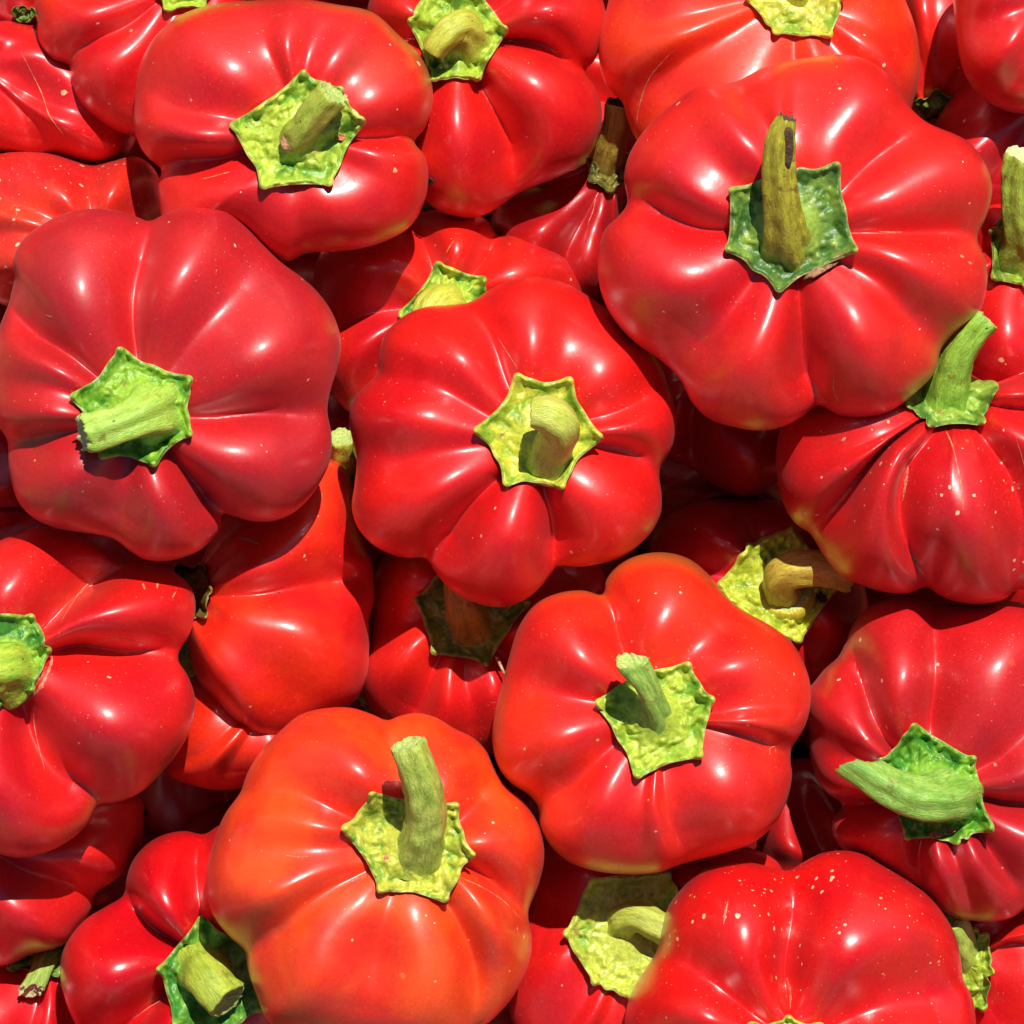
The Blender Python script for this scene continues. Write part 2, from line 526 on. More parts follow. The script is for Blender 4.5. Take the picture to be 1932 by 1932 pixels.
def calyx(s, tips, center, mat, parent, lift=10, raise_=26, rs=52, wr=7.0, seed=0, plane=None, rc=None, concave=0.10, knob=9.0, drape=1.0, curl=4.0):
    tips = [np.array(t[:2], float) for t in tips]
    c = np.array(center, float)
    tips.sort(key=lambda p: math.atan2(p[1] - c[1], p[0] - c[0]))
    pts = []
    n = len(tips)
    rng = random.Random(seed * 7 + 3)
    for i, t in enumerate(tips):
        nx = tips[(i + 1) % n]
        d = t - c; rr = np.linalg.norm(d); d = d / rr; pr = np.array([-d[1], d[0]])
        wt = 9.0
        pts += [c + d * (rr - 9) - pr * wt * 1.25, c + d * (rr - 2) - pr * wt * .7, c + d * (rr + .5), c + d * (rr - 2) + pr * wt * .7, c + d * (rr - 9) + pr * wt * 1.25]
        for k, cc in ((0.3, 0.85), (0.5, 1.0), (0.7, 0.85)):
            m = t * (1 - k) + nx * k
            m = c + (m - c) * (1 - (concave + rng.uniform(-.03, .03)) * cc)
            pts.append(m)
    O = catmull(pts, 150)
    d = O - c
    a = np.unwrap(np.arctan2(d[:, 1], d[:, 0]))
    if a[-1] < a[0]:
        O = O[::-1].copy(); d = O - c
    rad = np.linalg.norm(d, axis=1); ang = np.arctan2(d[:, 1], d[:, 0])
    rho = np.concatenate([np.linspace(0.04, 0.93, 34), [0.955, 0.975, 0.99, 1.0]])
    M = len(O)
    X = c[0] + d[None, :, 0] * rho[:, None]; Y = c[1] + d[None, :, 1] * rho[:, None]
    base = s.at(X, Y)
    if plane is not None:
        pl = plane[0] + plane[1] * (X - c[0]) + plane[2] * (Y - c[1])
        base = base * drape + pl * (1 - drape)
    else:
        # a calyx is stiffer than the skin below it: flatten the small grooves under it
        m = s.at(*c)
        base = np.maximum(base, 0.0 * m)
    if plane is None:
        ft = np.fft.rfft(base, axis=1)
        lo_ = ft.copy(); lo_[:, 3:] = 0
        low = np.fft.irfft(lo_, n=M, axis=1)
        kx = sstep(rho[:, None], 0.6, 1.0)
        base = np.maximum(low, np.where(rho[:, None] > .6, base, -1e3)) * kx + low * (1 - kx)
    RR = np.hypot(X - c[0], Y - c[1])
    P = rho[:, None]
    bump = np.zeros_like(X)
    tip_a = [math.atan2(t[1] - c[1], t[0] - c[0]) for t in tips]
    for ta, t in zip(tip_a, tips):
        da = (ang - ta + math.pi) % TAU - math.pi
        lat = RR * np.sin(da)[None, :]
        fw = (np.cos(da) > 0.3)[None, :]
        bump += fw * np.exp(-(lat / 8.5) ** 2) * sstep(P, 0.3, 0.95) * knob * 0.85
        dt = np.hypot(X - t[0] + (t - c)[0] / np.linalg.norm(t - c) * 6, Y - t[1] + (t - c)[1] / np.linalg.norm(t - c) * 6)
        bump += np.exp(-(dt / 8.0) ** 2) * knob * 0.8
    wn = np.zeros_like(X)
    for i in range(X.shape[0]):
        for j in range(M):
            x, y = X[i, j], Y[i, j]
            v1 = fbm(x / 30, y / 30, seed * 3.1, 2)
            v2 = noise.noise(Vector((x / 16, y / 16, seed * 5.3 + 9)))
            # ridged: rounded bubbles between creases
            wn[i, j] = 1.3 * v1 + 0.9 * abs(v2) * 1.8 - 0.35
    wrk = wn * wr * 1.05 * sstep(P, 0.35, 0.6) * (1 - 0.55 * sstep(P, 0.9, 1.0))
    rc = rc or center
    RC = np.hypot(X - rc[0], Y - rc[1])
    recept = raise_ * 0.7 * np.exp(-(RR / rs) ** 4) + raise_ * 1.15 * np.exp(-(RC / (rs * .62)) ** 2)
    Z = base + lift + curl * sstep(P, .8, 1.0) + 5.0 * np.exp(-((P - 0.93) / 0.045) ** 2) - 5.0 * np.exp(-((P - 0.74) / 0.09) ** 2) + bump + wrk + recept
    Z = np.maximum(Z, s.at(X, Y) + 4.0)
    # underside rim
    rimX = c[0] + d[:, 0] * 0.985; rimY = c[1] + d[:, 1] * 0.985
    under = Z[-1] - 6.5
    in2X = c[0] + d[:, 0] * 0.86; in2Y = c[1] + d[:, 1] * 0.86
    in2 = s.at(in2X, in2Y) - 3
    X = np.vstack([X, rimX, in2X]); Y = np.vstack([Y, rimY, in2Y]); Z = np.vstack([Z, under, in2])
    hgt = np.clip((wrk * 1.2 + recept + bump * 0.8) / 30, 0, 1)
    hgt = np.vstack([hgt, hgt[-1], hgt[-1]])
    edg = np.vstack([np.repeat(P, M, 1), np.ones((2, M))])
    rows = X.shape[0]
    V = s.loc(X, Y, Z).reshape(-1, 3)
    V = np.vstack([V, V[:M].mean(0)])
    i = np.arange(rows - 1)[:, None] * M; j = np.arange(M)[None]; j2 = (j + 1) % M
    F = np.stack([i + j, i + M + j, i + M + j2, i + j2], -1).reshape(-1, 4)
    jj = np.arange(M); jn = (jj + 1) % M
    T = np.concatenate([F[:, [0, 1, 2]], F[:, [0, 2, 3]], np.stack([jj, jn, np.full(M, rows * M)], -1)])
    o = mesh_obj("calyx", V, T[:, ::-1], mat, parent,
                 {"height": ('FLOAT', np.append(hgt.ravel(), [1])), "edge": ('FLOAT', np.append(edg.ravel(), [0]))})
    return o

def stem(s, path, radii, mat, parent, cutmat=None, zb=0.0, ridges=5, seed=0, flat=1.0, slant=(0, 0), ridge_amp=0.07, jag=0.05, hollow=0.25):
    """path: (x, y, height above the skin at the stem point)"""
    P = np.asarray(path, float).copy()
    z0 = s.at(s.D[0], s.D[1]) + zb if s is not None else 0
    P[:, 2] += z0
    P[0, 2] -= 16
    n = 44
    Q = catmull(P, n, closed=False)
    t_in = np.concatenate([[0], np.cumsum(np.linalg.norm(np.diff(P, axis=0), axis=1))]); t_in /= t_in[-1]
    R = 1.13 * np.interp(np.linspace(0, 1, n), t_in, radii)
    kk = np.ones(5) / 5
    R = np.convolve(np.concatenate([[R[0]] * 2, R, [R[-1]] * 2]), kk, 'valid')
    if hollow > 0:
        R = R * (1 + 0.12 * np.clip(1 - np.linspace(0, 1, n) / 0.28, 0, 1) ** 1.5)
    L = s.loc(Q[:, 0], Q[:, 1], Q[:, 2])
    R = R * K * s.f
    tang = np.gradient(L, axis=0); tang /= np.linalg.norm(tang, axis=1)[:, None]
    nrm = np.cross(tang[0], [0.3, 0.9, 0.1]); nrm /= np.linalg.norm(nrm)
    M = 40
    ph = np.linspace(0, TAU, M, endpoint=False)
    rng = random.Random(seed)
    p0 = rng.uniform(0, 6.28)
    V = []; ST = []
    ln = 0
    last = None
    for i in range(n):
        nrm = nrm - tang[i] * np.dot(nrm, tang[i]); nrm /= np.linalg.norm(nrm)
        bn = np.cross(tang[i], nrm)
        if i: ln += np.linalg.norm(L[i] - L[i - 1])
        tw = 0.25 * i / n
        for k, a in enumerate(ph):
            rr = R[i] * (1 + ridge_amp * math.cos(ridges * (a + tw) + p0) + 0.03 * math.cos(2 * a + p0 * 2)
                         + 0.09 * noise.noise(Vector((math.cos(a) * 1.5, math.sin(a) * 1.5, ln / K / 22 + seed))))
            p = L[i] + nrm * math.cos(a) * rr + bn * math.sin(a) * rr * flat
            if i > n - 5:
                e = (i - (n - 5)) / 4.0
                p = p + tang[i] * R[i] * e * (slant[0] * math.cos(a) + slant[1] * math.sin(a) + jag * 3 * noise.noise(Vector((math.cos(a) * 4, math.sin(a) * 4, seed + 5.0))))
                if i == n - 1:
                    p = p - (p - L[i]) * 0.06
            V.append(p)
            ST.append((math.cos(a) * 2.2, math.sin(a) * 2.2, ln / K / 60.0))
    V = np.array(V)
    i = np.arange(n - 1)[:, None] * M; j = np.arange(M)[None]; j2 = (j + 1) % M
    F = np.stack([i + j, i + j2, i + M + j2, i + M + j], -1).reshape(-1, 4)
    o = mesh_obj("stem", V, F, mat, parent, {"streak": ('FLOAT_VECTOR', np.array(ST))})
    # the cut end: its own little cap with a sunken core
    ring = V[-M:]
    cc = ring.mean(0)
    rows = []
    fr = [1.0, 0.90, 0.78, 0.6, 0.4, 0.2]
    for fi, f in enumerate(fr):
        sink = 0.0 if fi < 2 else (hollow * R[-1] * (0.4 + 0.6 * (fi - 1) / 4))
        up = 0.03 * R[-1] if fi == 1 else 0
        for k in range(M):
            q = cc + (ring[k] - cc) * f
            j_ = noise.noise(Vector((q[0] / K / 5, q[1] / K / 5, q[2] / K / 5 + seed))) * 0.10 * R[-1] * (fi > 0)
            rows.append(q + tang[-1] * (up - sink + j_))
    rows = np.array(rows + [list(cc - tang[-1] * hollow * R[-1])])
    i = np.arange(len(fr) - 1)[:, None] * M
    F = np.stack([i + j, i + j2, i + M + j2, i + M + j], -1).reshape(-1, 4)
    last = (len(fr) - 1) * M
    T = np.concatenate([F[:, [0, 1, 2]], F[:, [0, 2, 3]], np.stack([last + np.arange(M), last + (np.arange(M) + 1) % M, np.full(M, len(fr) * M)], -1)])
    c_ = mesh_obj("cut_end", rows, T, cutmat or M_CUT, o)
    return o

def scar(s, pts, width, parent, mat=None, h=0.9, seed=0, label=None):
    """thin raised corky line lying on the skin"""
    Q = catmull(np.array(pts, float), max(10, int(len(pts) * 14)), closed=False)
    n = len(Q)
    t = np.linspace(0, 1, n)
    wv = width * np.sin(np.clip(t, 0.03, 0.97) * math.pi) ** 0.6 * (1 + 0.5 * np.sin(t * 37 + seed) * np.sin(t * 17 + seed * 2))
    d = np.gradient(Q, axis=0); d /= np.linalg.norm(d, axis=1)[:, None]
    pr = np.stack([-d[:, 1], d[:, 0]], 1)
    V = []
    prof = [(-1, -0.6), (-0.5, 0.6), (0, 1), (0.5, 0.6), (1, -0.6)]
    for k, hh in prof:
        E = Q + pr * (wv * k * 0.5)[:, None]
        V.append(s.loc(E[:, 0], E[:, 1], s.at(E[:, 0], E[:, 1]) + 0.35 + h * hh))
    V = np.stack(V, 1).reshape(-1, 3)
    W = 5
    i = np.arange(n - 1)[:, None] * W; j = np.arange(W - 1)[None]
    F = np.stack([i + j, i + W + j, i + W + j + 1, i + j + 1], -1).reshape(-1, 4)
    # make it face the viewer side
    o = mesh_obj("scar", V, F[:, ::-1], mat or M_SCAR, parent)
    return o

def patch(s, cx, cy, rx, ry, rot, parent, name="dry_patch", mat=None, lift=14, seed=0, zoff=None, zrel=None, slope=0.0):
    """ragged dry scab lying on the calyx or stem"""
    V = []; M = 36
    rr = [0.05, 0.4, 0.7, 0.9, 1.0]
    for r in rr:
        for k in range(M):
            a = k / M * TAU
            w_ = 1 + 0.35 * noise.noise(Vector((math.cos(a) * 1.6, math.sin(a) * 1.6, seed)))
            x = r * rx * w_ * math.cos(a); y = r * ry * w_ * math.sin(a)
            X = cx + x * math.cos(rot) - y * math.sin(rot); Y = cy + x * math.sin(rot) + y * math.cos(rot)
            z = float(s.at(X, Y)) if zrel is None else float(s.at(*s.D)) + zrel + slope * (cy - Y)
            V.append(s.loc(X, Y, z + lift + 2.5 * noise.noise(Vector((X / 6, Y / 6, seed))) - (5 if r == 1.0 else 0)))
    V = np.array(V)
    i = np.arange(len(rr) - 1)[:, None] * M; j = np.arange(M)[None]; j2 = (j + 1) % M
    F = np.stack([i + j, i + M + j, i + M + j2, i + j2], -1).reshape(-1, 4)
    return mesh_obj(name, V, F[:, ::-1], mat or M_PATCH, parent)

# ------------------------------------------------------------------ the setting
def crate():
    # the boards of the crate floor far below the peppers, closed sheet reaching past the pile
    z = -1300 * K
    s_ = 0.42
    V = []; F = []
    n = 14
    for k in range(n):
        x0 = -s_ + 2 * s_ * k / n + 0.0015; x1 = -s_ + 2 * s_ * (k + 1) / n - 0.0015
        b = len(V)
        for zz in (z - 0.01, z + 0.001 * (k % 2)):
            V += [(x0, -s_, zz), (x1, -s_, zz), (x1, s_, zz), (x0, s_, zz)]
        F += [(b + 4, b + 5, b + 6, b + 7), (b, b + 1, b + 5, b + 4), (b + 1, b + 2, b + 6, b + 5), (b + 2, b + 3, b + 7, b + 6), (b + 3, b, b + 4, b + 7)]
    o = mesh_obj("crate_floor", V, F, M_CRATE, None, smooth=False)
    o['kind'] = 'structure'
    g = mesh_obj("ground", [(-3, -3, z - 0.03), (3, -3, z - 0.03), (3, 3, z - 0.03), (-3, 3, z - 0.03)], [(0, 1, 2, 3)],
                 plain_material("earth", lin(96, 78, 62), lin(70, 56, 44), 40, 0.9, 0.002), None, smooth=False)
    g['kind'] = 'structure'
crate()

# ------------------------------------------------------------------ colours
RED = (lin(206, 10, 20), lin(218, 18, 10))
CRIM = (lin(178, 16, 26), lin(196, 14, 18))
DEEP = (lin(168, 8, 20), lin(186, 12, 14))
ORANGE = (lin(228, 34, 8), lin(240, 62, 10))
BRIGHT = (lin(226, 18, 12), lin(236, 40, 8))

YG = lin(198, 206, 66); YG2 = lin(182, 198, 58); GR = lin(92, 142, 34); GR2 = lin(60, 122, 40); OLV = lin(150, 150, 40)
BRG = lin(140, 192, 50)

# ------------------------------------------------------------------ the peppers
IDX = [0]
def pepper(label, out, D, z, H, grooves, skin=RED, speck=0.08, dust=0.35, rough=0.46, green=0.0, sheen=0.03,
           cal=None, stems=None, scars=(), patches=(), calc=(YG, GR), calmix=0.5, calk=None, res=84, **kw):
    IDX[0] += 1
    i = IDX[0]
    s = Shape(out, D, z, H, grooves, seed=i * 13 + 1, **kw)
    r = bpy.data.objects.new("bell_pepper", None)
    C.objects.link(r)
    r.empty_display_size = 0.01
    r.location = s.world()
    r['label'] = label
    r['category'] = "bell pepper"
    r['group'] = "red bell peppers heaped in a pile"
    m = skin_material("pepper_skin", skin[0], skin[1], speck, dust, rough, green, i * 0.173, sheen)
    s.body(m, r, nt_=res)
    if cal:
        cm = calyx_material("calyx_green", calc[0], calc[1], calmix, i * 0.21)
        k = dict(seed=i)
        k.update(calk or {})
        if stems:
            k.setdefault('rc', tuple(stems[0]['path'][1][:2]))
        calyx(s, cal, k.pop('center', D), cm, r, **k)
    for st in (stems or []):
        st = dict(st)
        sm = stem_material("stem_green", st.pop('a', YG), st.pop('b', YG2), st.pop('scarry', 0.0), i * 0.37)
        stem(s, st.pop('path'), st.pop('r'), sm, r, seed=i + 2, **st)
    for k_, (pts, wd) in enumerate(scars):
        scar(s, pts, wd, r, seed=i + k_ * 3)
    for p in patches:
        patch(s, *p[:5], r, seed=i, **(p[5] if len(p) > 5 else {}))
    return s

# A: the widest pepper, upper right
pepper("widest red pepper, upper right, with a tall upright stem",
    [(1720,190),(1765,225),(1830,262),(1863,308),(1876,352),(1870,405),(1857,447),(1867,490),(1864,540),(1848,592),(1810,630),
     (1784,660),(1770,700),(1727,740),(1675,777),(1632,789),(1587,786),(1550,772),(1518,790),(1481,804),(1440,808),(1393,801),(1341,785),
     (1309,758),(1285,718),(1245,680),(1195,640),(1155,585),(1136,530),(1133,470),(1141,430),(1165,402),(1178,380),(1178,330),(1192,288),(1222,240),
     (1258,203),(1323,158),(1386,149),(1450,122),(1520,103),(1590,98),(1640,110),(1685,142)],
    (1486,448), 20, 215,
    [(1858,447,.95,1720,436),(1745,208,.75),(1513,104,.35),(1400,146,.55),(1262,200,.25),(1176,384,.85),(1262,700,.55),(1549,773,.95),(1800,640,.6)],
    skin=(lin(202,8,18), lin(224,20,10)), dust=.3, green=0, amp=.66,
    cal=[(1371,362),(1578,313),(1612,478),(1464,556),(1364,476),(1478,318)], calc=(lin(146,172,66), lin(70,112,46)), calmix=.3,
    calk=dict(center=(1488,430), raise_=34, rs=62, wr=5, lift=10, concave=.06),
    stems=[dict(path=[(1484,462,6),(1478,440,45),(1468,385,95),(1461,320,135),(1465,265,165),(1474,236,176)], r=[48,36,30,27,23,16],
        a=lin(186,178,58), b=lin(150,140,36), scarry=.5, cutmat=M_DRY, jag=.14, ridge_amp=.10)],
    scars=[([(1700,440),(1680,441),(1655,440)],4),([(1573,705),(1573,735),(1586,762)],2.6),([(1810,482),(1818,486)],5),([(1826,494),(1834,498)],5)],
    patches=[(1548,508,40,9,-.55,dict(lift=17)),(1474,292,14,38,.06,dict(mat=M_DRY,zrel=180,slope=.5,lift=0))])

# C: centre
pepper("bright red pepper in the centre, its thick stem bent over like a knob",
    [(725,632),(767,594),(802,578),(851,570),(886,562),(925,543),(971,527),(1013,522),(1066,531),(1101,548),(1140,576),(1180,608),(1222,645),(1252,690),
     (1270,740),(1276,790),(1268,845),(1251,890),(1253,936),(1248,971),(1231,1001),(1203,1028),(1175,1048),(1140,1062),(1094,1073),(1054,1078),(1042,1092),
     (1024,1112),(992,1134),(953,1144),(915,1140),(872,1126),(837,1104),(813,1080),(795,1059),(760,1055),(725,1041),(697,1020),(676,992),(665,957),(668,915),
     (670,865),(662,823),(660,785),(669,749),(688,724),(708,702),(713,672)],
    (1016,828), -110, 195,
    [(709,702,.55,860,755),(886,562,.75,930,668),(1104,548,.35),(1262,732,.65),(1250,888,.75,1180,846),(1050,1079,.95),(796,1058,.95,872,975),(664,850,.45)],
    skin=(lin(206,5,16), lin(228,18,8)), dust=.28, green=0,
    cal=[(974,706),(1077,713),(1137,827),(1061,924),(952,917),(894,813)], calc=(lin(206,206,66), lin(112,160,40)), calmix=.5,
    calk=dict(center=(1016,820), raise_=26, rs=46, wr=4, lift=9, concave=.10),
    stems=[dict(path=[(1036,868,4),(1040,850,36),(1054,824,84),(1054,802,122),(1032,785,138),(1002,783,138)], r=[44,34,32,33,32,24], hollow=0.02,
        a=lin(206,208,98), b=lin(178,192,70), cutmat=M_CUT, jag=.0, ridge_amp=.04)],
    scars=[([(978,700),(955,664),(938,636)],1.5)])

# B: left, dusky
pepper("large dusky crimson pepper at left, its split pale stem bent down to the left",
    [(18,520),(19,478),(42,446),(77,422),(120,401),(169,392),(218,392),(250,399),(274,405),(306,395),(344,385),(387,383),(422,390),(457,418),(492,453),
     (527,489),(569,524),(598,555),(622,594),(636,635),(637,668),(632,700),(625,735),(623,765),(627,820),(619,865),(598,908),(571,944),(545,968),(510,984),(475,986),
     (439,978),(421,975),(414,1000),(380,1033),(344,1048),(302,1057),(267,1055),(239,1041),(209,1020),(176,1010),(123,1000),(88,990),(53,971),(28,943),(12,900),(5,865),
     (3,832),(-10,795),(-22,745),(-22,690),(-12,640),(0,590),(8,552)],
    (268,780), -20, 205,
    [(274,405,.9),(500,462,.5,440,560),(625,762,.85,520,792),(421,974,.95,378,935),(212,1022,.4),(3,832,.7,90,832),(6,550,.95,70,628),(-18,700,.35)],
    skin=(lin(178,14,26), lin(198,12,16)), dust=.42, speck=.1, rough=.5, amp=.74, sheen=.06, green=0,
    cal=[(230,657),(368,714),(367,822),(297,882),(196,866),(140,749)], calc=(lin(150,190,56), lin(70,138,36)), calmix=.35,
    calk=dict(center=(270,772), raise_=30, rs=58, wr=9, lift=9, concave=.08),
    stems=[dict(path=[(292,776,10),(284,780,40),(262,792,66),(228,806,80),(196,815,84),(166,822,84)], r=[52,42,32,29,31,31],
        a=lin(174,204,84), b=lin(146,186,62), cutmat=M_PALE_CUT, jag=.10, ridge_amp=.10, slant=(.25,.2))],
    scars=[([(90,597),(104,601)],2)])

# P1: top left
pepper("red pepper near the top left, stem leaning up right above brown scab",
    [(250,200),(254,130),(283,72),(338,26),(400,4),(470,-6),(560,-6),(640,3),(700,20),(750,60),(790,100),(810,150),(812,198),(801,238),(784,263),(799,290),(804,330),
     (797,378),(772,420),(730,446),(680,462),(620,470),(572,475),(540,490),(505,478),(455,440),(400,430),(350,440),(308,430),(296,392),(288,345),(292,318),(272,295),(255,255)],
    (562,262), -90, 185,
    [(292,322,.9,400,298),(252,160,.5,370,205),(470,-6,.35),(620,0,.4),(760,70,.25),(786,263,.95,735,258),(560,480,.2),(800,380,.1)],
    skin=(lin(200,12,22), lin(222,22,10)), dust=.5, speck=.12, green=.25, amp=.64, shift=(0,10),
    cal=[(438,241),(577,139),(692,233),(628,355),(497,362),(650,172)], calc=(lin(184,204,70), lin(92,150,38)), calmix=.6,
    calk=dict(center=(562,258), raise_=24, rs=54, wr=10, lift=9, concave=.06),
    stems=[dict(path=[(556,272,4),(568,258,40),(585,238,66),(607,212,86),(632,186,100)], r=[36,28,26,27,30],
        a=lin(178,190,74), b=lin(146,168,52), cutmat=M_CUT, jag=.08)],
    scars=[([(375,341),(400,336),(440,326)],2.2)],
    patches=[(545,276,16,14,.9,dict(lift=52)),(643,262,12,7,.2,dict(lift=20,mat=M_SCAR))])

# J: upper middle
pepper("two lobed red pepper at upper middle, its short stem arched over to the left",
    [(1141,20),(1137,70),(1126,108),(1112,130),(1126,153),(1137,185),(1136,225),(1122,264),(1094,302),(1048,331),(999,357),(957,383),(918,401),(886,405),(844,397),
     (813,380),(780,345),(745,290),(720,200),(700,100),(690,20),(725,-50),(800,-95),(900,-118),(1000,-108),(1085,-68),(1130,-20)],
    (868,70), -270, 185,
    [(985,370,.9,935,225),(1114,130,.95,1035,88),(1080,-72,.5),(760,-75,.5),(690,60,.6),(740,280,.5)],
    skin=(lin(206,10,20), lin(226,24,10)), dust=.35, green=.25, w0=.45, amp=.72,
    cal=[(959,62),(904,158),(816,158),(770,46),(800,-18),(906,-15)], calc=(lin(176,198,64), lin(84,142,36)), calmix=.5,
    calk=dict(center=(865,70), raise_=22, rs=46, wr=9, lift=9, concave=.04),
    stems=[dict(path=[(888,84,4),(880,62,36),(866,56,56),(846,70,66),(830,88,66),(817,105,60)], r=[34,27,26,25,23,21],
        a=lin(192,196,72), b=lin(172,176,52), cutmat=M_CUT, jag=.03)],
    patches=[(809,343,10,7,.2,dict(name='blossom_scar',mat=M_DRY,lift=9))])

# K: top, orange red
pepper("orange red pepper at the top edge with a flat yellow green cap and hidden stem",
    [(1143,20),(1132,63),(1133,98),(1148,151),(1175,186),(1183,220),(1203,262),(1260,320),(1350,350),(1500,350),(1620,320),(1695,265),(1727,180),(1741,123),(1740,85),
     (1731,40),(1713,-5),(1680,-80),(1600,-150),(1500,-190),(1380,-190),(1260,-150),(1180,-80)],
    (1498,-6), -240, 195,
    [(1475,350,.6),(1182,220,.6,1290,120),(1131,70,.3),(1700,262,.4),(1736,90,.3),(1600,-150,.5),(1350,-185,.5)],
    skin=(lin(222,30,14), lin(238,60,14)), dust=.4, speck=.1, green=0,
    cal=[(1402,4),(1457,73),(1564,78),(1592,0),(1560,-70),(1430,-72)], calc=(lin(206,200,70), lin(132,168,48)), calmix=.5,
    calk=dict(center=(1498,0), raise_=14, rs=46, wr=6, lift=8, concave=.03),
    stems=[dict(path=[(1500,-12,4),(1502,-40,40),(1506,-80,70),(1510,-120,90)], r=[36,28,25,25], cutmat=M_CUT)],
    scars=[([(1266,104),(1225,150),(1206,200),(1200,240)],2.4)],
    patches=[(1556,70,7,6,.3,dict(lift=15,mat=M_SCAR))])

# L
pepper("small lobed red pepper at the top left, cap only just showing at the top edge",
    [(62,-10),(67,35),(75,84),(92,112),(120,128),(127,155),(148,190),(176,215),(211,239),(246,253),(310,262),(400,210),(450,100),(460,0),(420,-80),(330,-120),(220,-110),(120,-60)],
    (350,-25), -290, 170,
    [(120,128,.8,215,65),(246,255,.4),(62,-20,.4),(420,210,.3),(330,-125,.4)],
    skin=(lin(214,14,20), lin(232,40,12)), dust=.35, green=0,
    cal=[(316,28),(390,20),(430,-40),(350,-90),(270,-50)], calc=(lin(172,198,60), lin(110,160,44)), calmix=.7,
    calk=dict(center=(350,-25), raise_=16, wr=5), scars=[([(250,60),(253,66)],7)])

# M
pepper("red pepper at the top left edge marked by one long pale scratch",
    [(-60,60),(-10,37),(35,37),(70,45),(140,80),(220,160),(255,230),(240,280),(200,300),(140,304),(60,296),(0,285),(-80,270),(-130,200),(-120,120)],
    (-30,130), -390, 150, [(250,250,.3),(70,40,.3),(120,304,.4),(-120,220,.4),(-60,60,.3)],
    skin=(lin(206,10,22), lin(214,16,14)), dust=.45, speck=.12,
    scars=[([(45,103),(62,138),(82,180),(100,225),(132,267)],2.2)])

# N
pepper("pale speckled red pepper at the left edge, tucked above the dusky crimson one",
    [(-50,300),(0,286),(42,284),(98,289),(134,298),(170,306),(211,300),(255,294),(290,320),(305,380),(330,450),(250,530),(120,575),(0,575),(-70,510),(-90,400)],
    (190,470), -350, 170, [(168,306,.6),(-60,310,.4),(305,350,.3),(0,575,.4),(-90,430,.4)],
    skin=(lin(208,22,22), lin(224,50,18)), dust=.9, speck=.75, rough=.42, sheen=.06, dimple=.1)

# O
pepper("red pepper half hidden above the central one, only half its green cap in view",
    [(588,520),(608,470),(655,438),(720,408),(790,394),(860,394),(915,408),(945,436),(980,437),(1013,449),(1048,471),(1080,503),(1098,540),(1102,600),(1060,690),(950,760),
     (800,795),(700,787),(655,778),(628,745),(604,690),(588,600)],
    (842,578), -390, 180,
    [(948,437,.95,905,500),(778,394,.7,795,455),(592,600,.5,700,590),(1100,600,.4),(660,780,.5),(880,780,.4)],
    skin=(lin(198,10,22), lin(220,24,10)), dust=.5, green=0,
    cal=[(827,496),(917,527),(935,610),(870,668),(780,660),(753,597)], calc=(lin(176,200,66), lin(78,146,40)), calmix=.35,
    calk=dict(center=(842,580), raise_=20, wr=8, lift=10, concave=.05),
    stems=[dict(path=[(850,590,4),(842,572,30),(826,572,50),(812,590,60),(808,620,64)], r=[34,30,28,27,25], a=lin(198,206,74), b=lin(178,188,58), cutmat=M_CUT)],
    scars=[([(858,456),(848,470),(842,482)],2.2)])

# Q
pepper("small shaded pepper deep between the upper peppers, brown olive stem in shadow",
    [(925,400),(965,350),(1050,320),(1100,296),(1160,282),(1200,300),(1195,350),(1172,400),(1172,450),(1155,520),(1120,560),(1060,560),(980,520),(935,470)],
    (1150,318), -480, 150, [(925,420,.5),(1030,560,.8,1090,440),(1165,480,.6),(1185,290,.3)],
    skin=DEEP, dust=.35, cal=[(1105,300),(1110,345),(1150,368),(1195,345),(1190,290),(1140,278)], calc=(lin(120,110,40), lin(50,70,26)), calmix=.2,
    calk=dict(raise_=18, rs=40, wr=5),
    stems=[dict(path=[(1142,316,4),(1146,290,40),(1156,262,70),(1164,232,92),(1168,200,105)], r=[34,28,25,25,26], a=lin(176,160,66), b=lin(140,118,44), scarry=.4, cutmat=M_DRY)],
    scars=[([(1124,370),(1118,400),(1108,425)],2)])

# E: lower centre right
pepper("orange tinged pepper right of bottom centre, narrow split stem leaning up left",
    [(1135,1116),(1143,1088),(1165,1065),(1200,1051),(1250,1046),(1300,1057),(1340,1085),(1375,1125),(1410,1155),(1450,1180),(1490,1210),(1515,1245),(1532,1290),(1533,1330),
     (1519,1375),(1500,1412),(1498,1440),(1500,1465),(1488,1512),(1463,1556),(1425,1590),(1380,1610),(1330,1625),(1277,1638),(1241,1648),(1185,1654),(1129,1647),(1083,1631),
     (1045,1603),(1021,1569),(1013,1529),(995,1505),(964,1481),(943,1450),(932,1404),(931,1365),(938,1310),(960,1240),(985,1180),(1018,1140),(1058,1120),(1100,1112)],
    (1238,1348), -100, 200,
    [(1133,1117,.9,1175,1215),(1378,1128,.4),(1534,1308,.35),(1499,1428,.6,1425,1392),(1300,1634,.35),(1170,1655,.3),(1014,1528,.65),(942,1300,.6,1040,1300)],
    skin=(lin(220,16,16), lin(238,42,8)), dust=.3, green=.2,
    cal=[(1121,1322),(1199,1465),(1322,1426),(1346,1315),(1299,1247),(1190,1262)], calc=(lin(182,200,66), lin(104,158,42)), calmix=.65,
    calk=dict(center=(1238,1350), raise_=26, rs=52, wr=10, lift=9, concave=.06),
    stems=[dict(path=[(1246,1362,4),(1240,1344,40),(1226,1312,78),(1208,1276,110),(1186,1242,130)], r=[36,20,19,21,26], a=lin(172,202,92), b=lin(122,168,60), cutmat=M_CUT,
        jag=.12, ridge_amp=.16, ridges=3, slant=(.4,.3), hollow=.5)],
    scars=[([(1454,1425),(1452,1412),(1461,1409),(1464,1420)],1.6)])

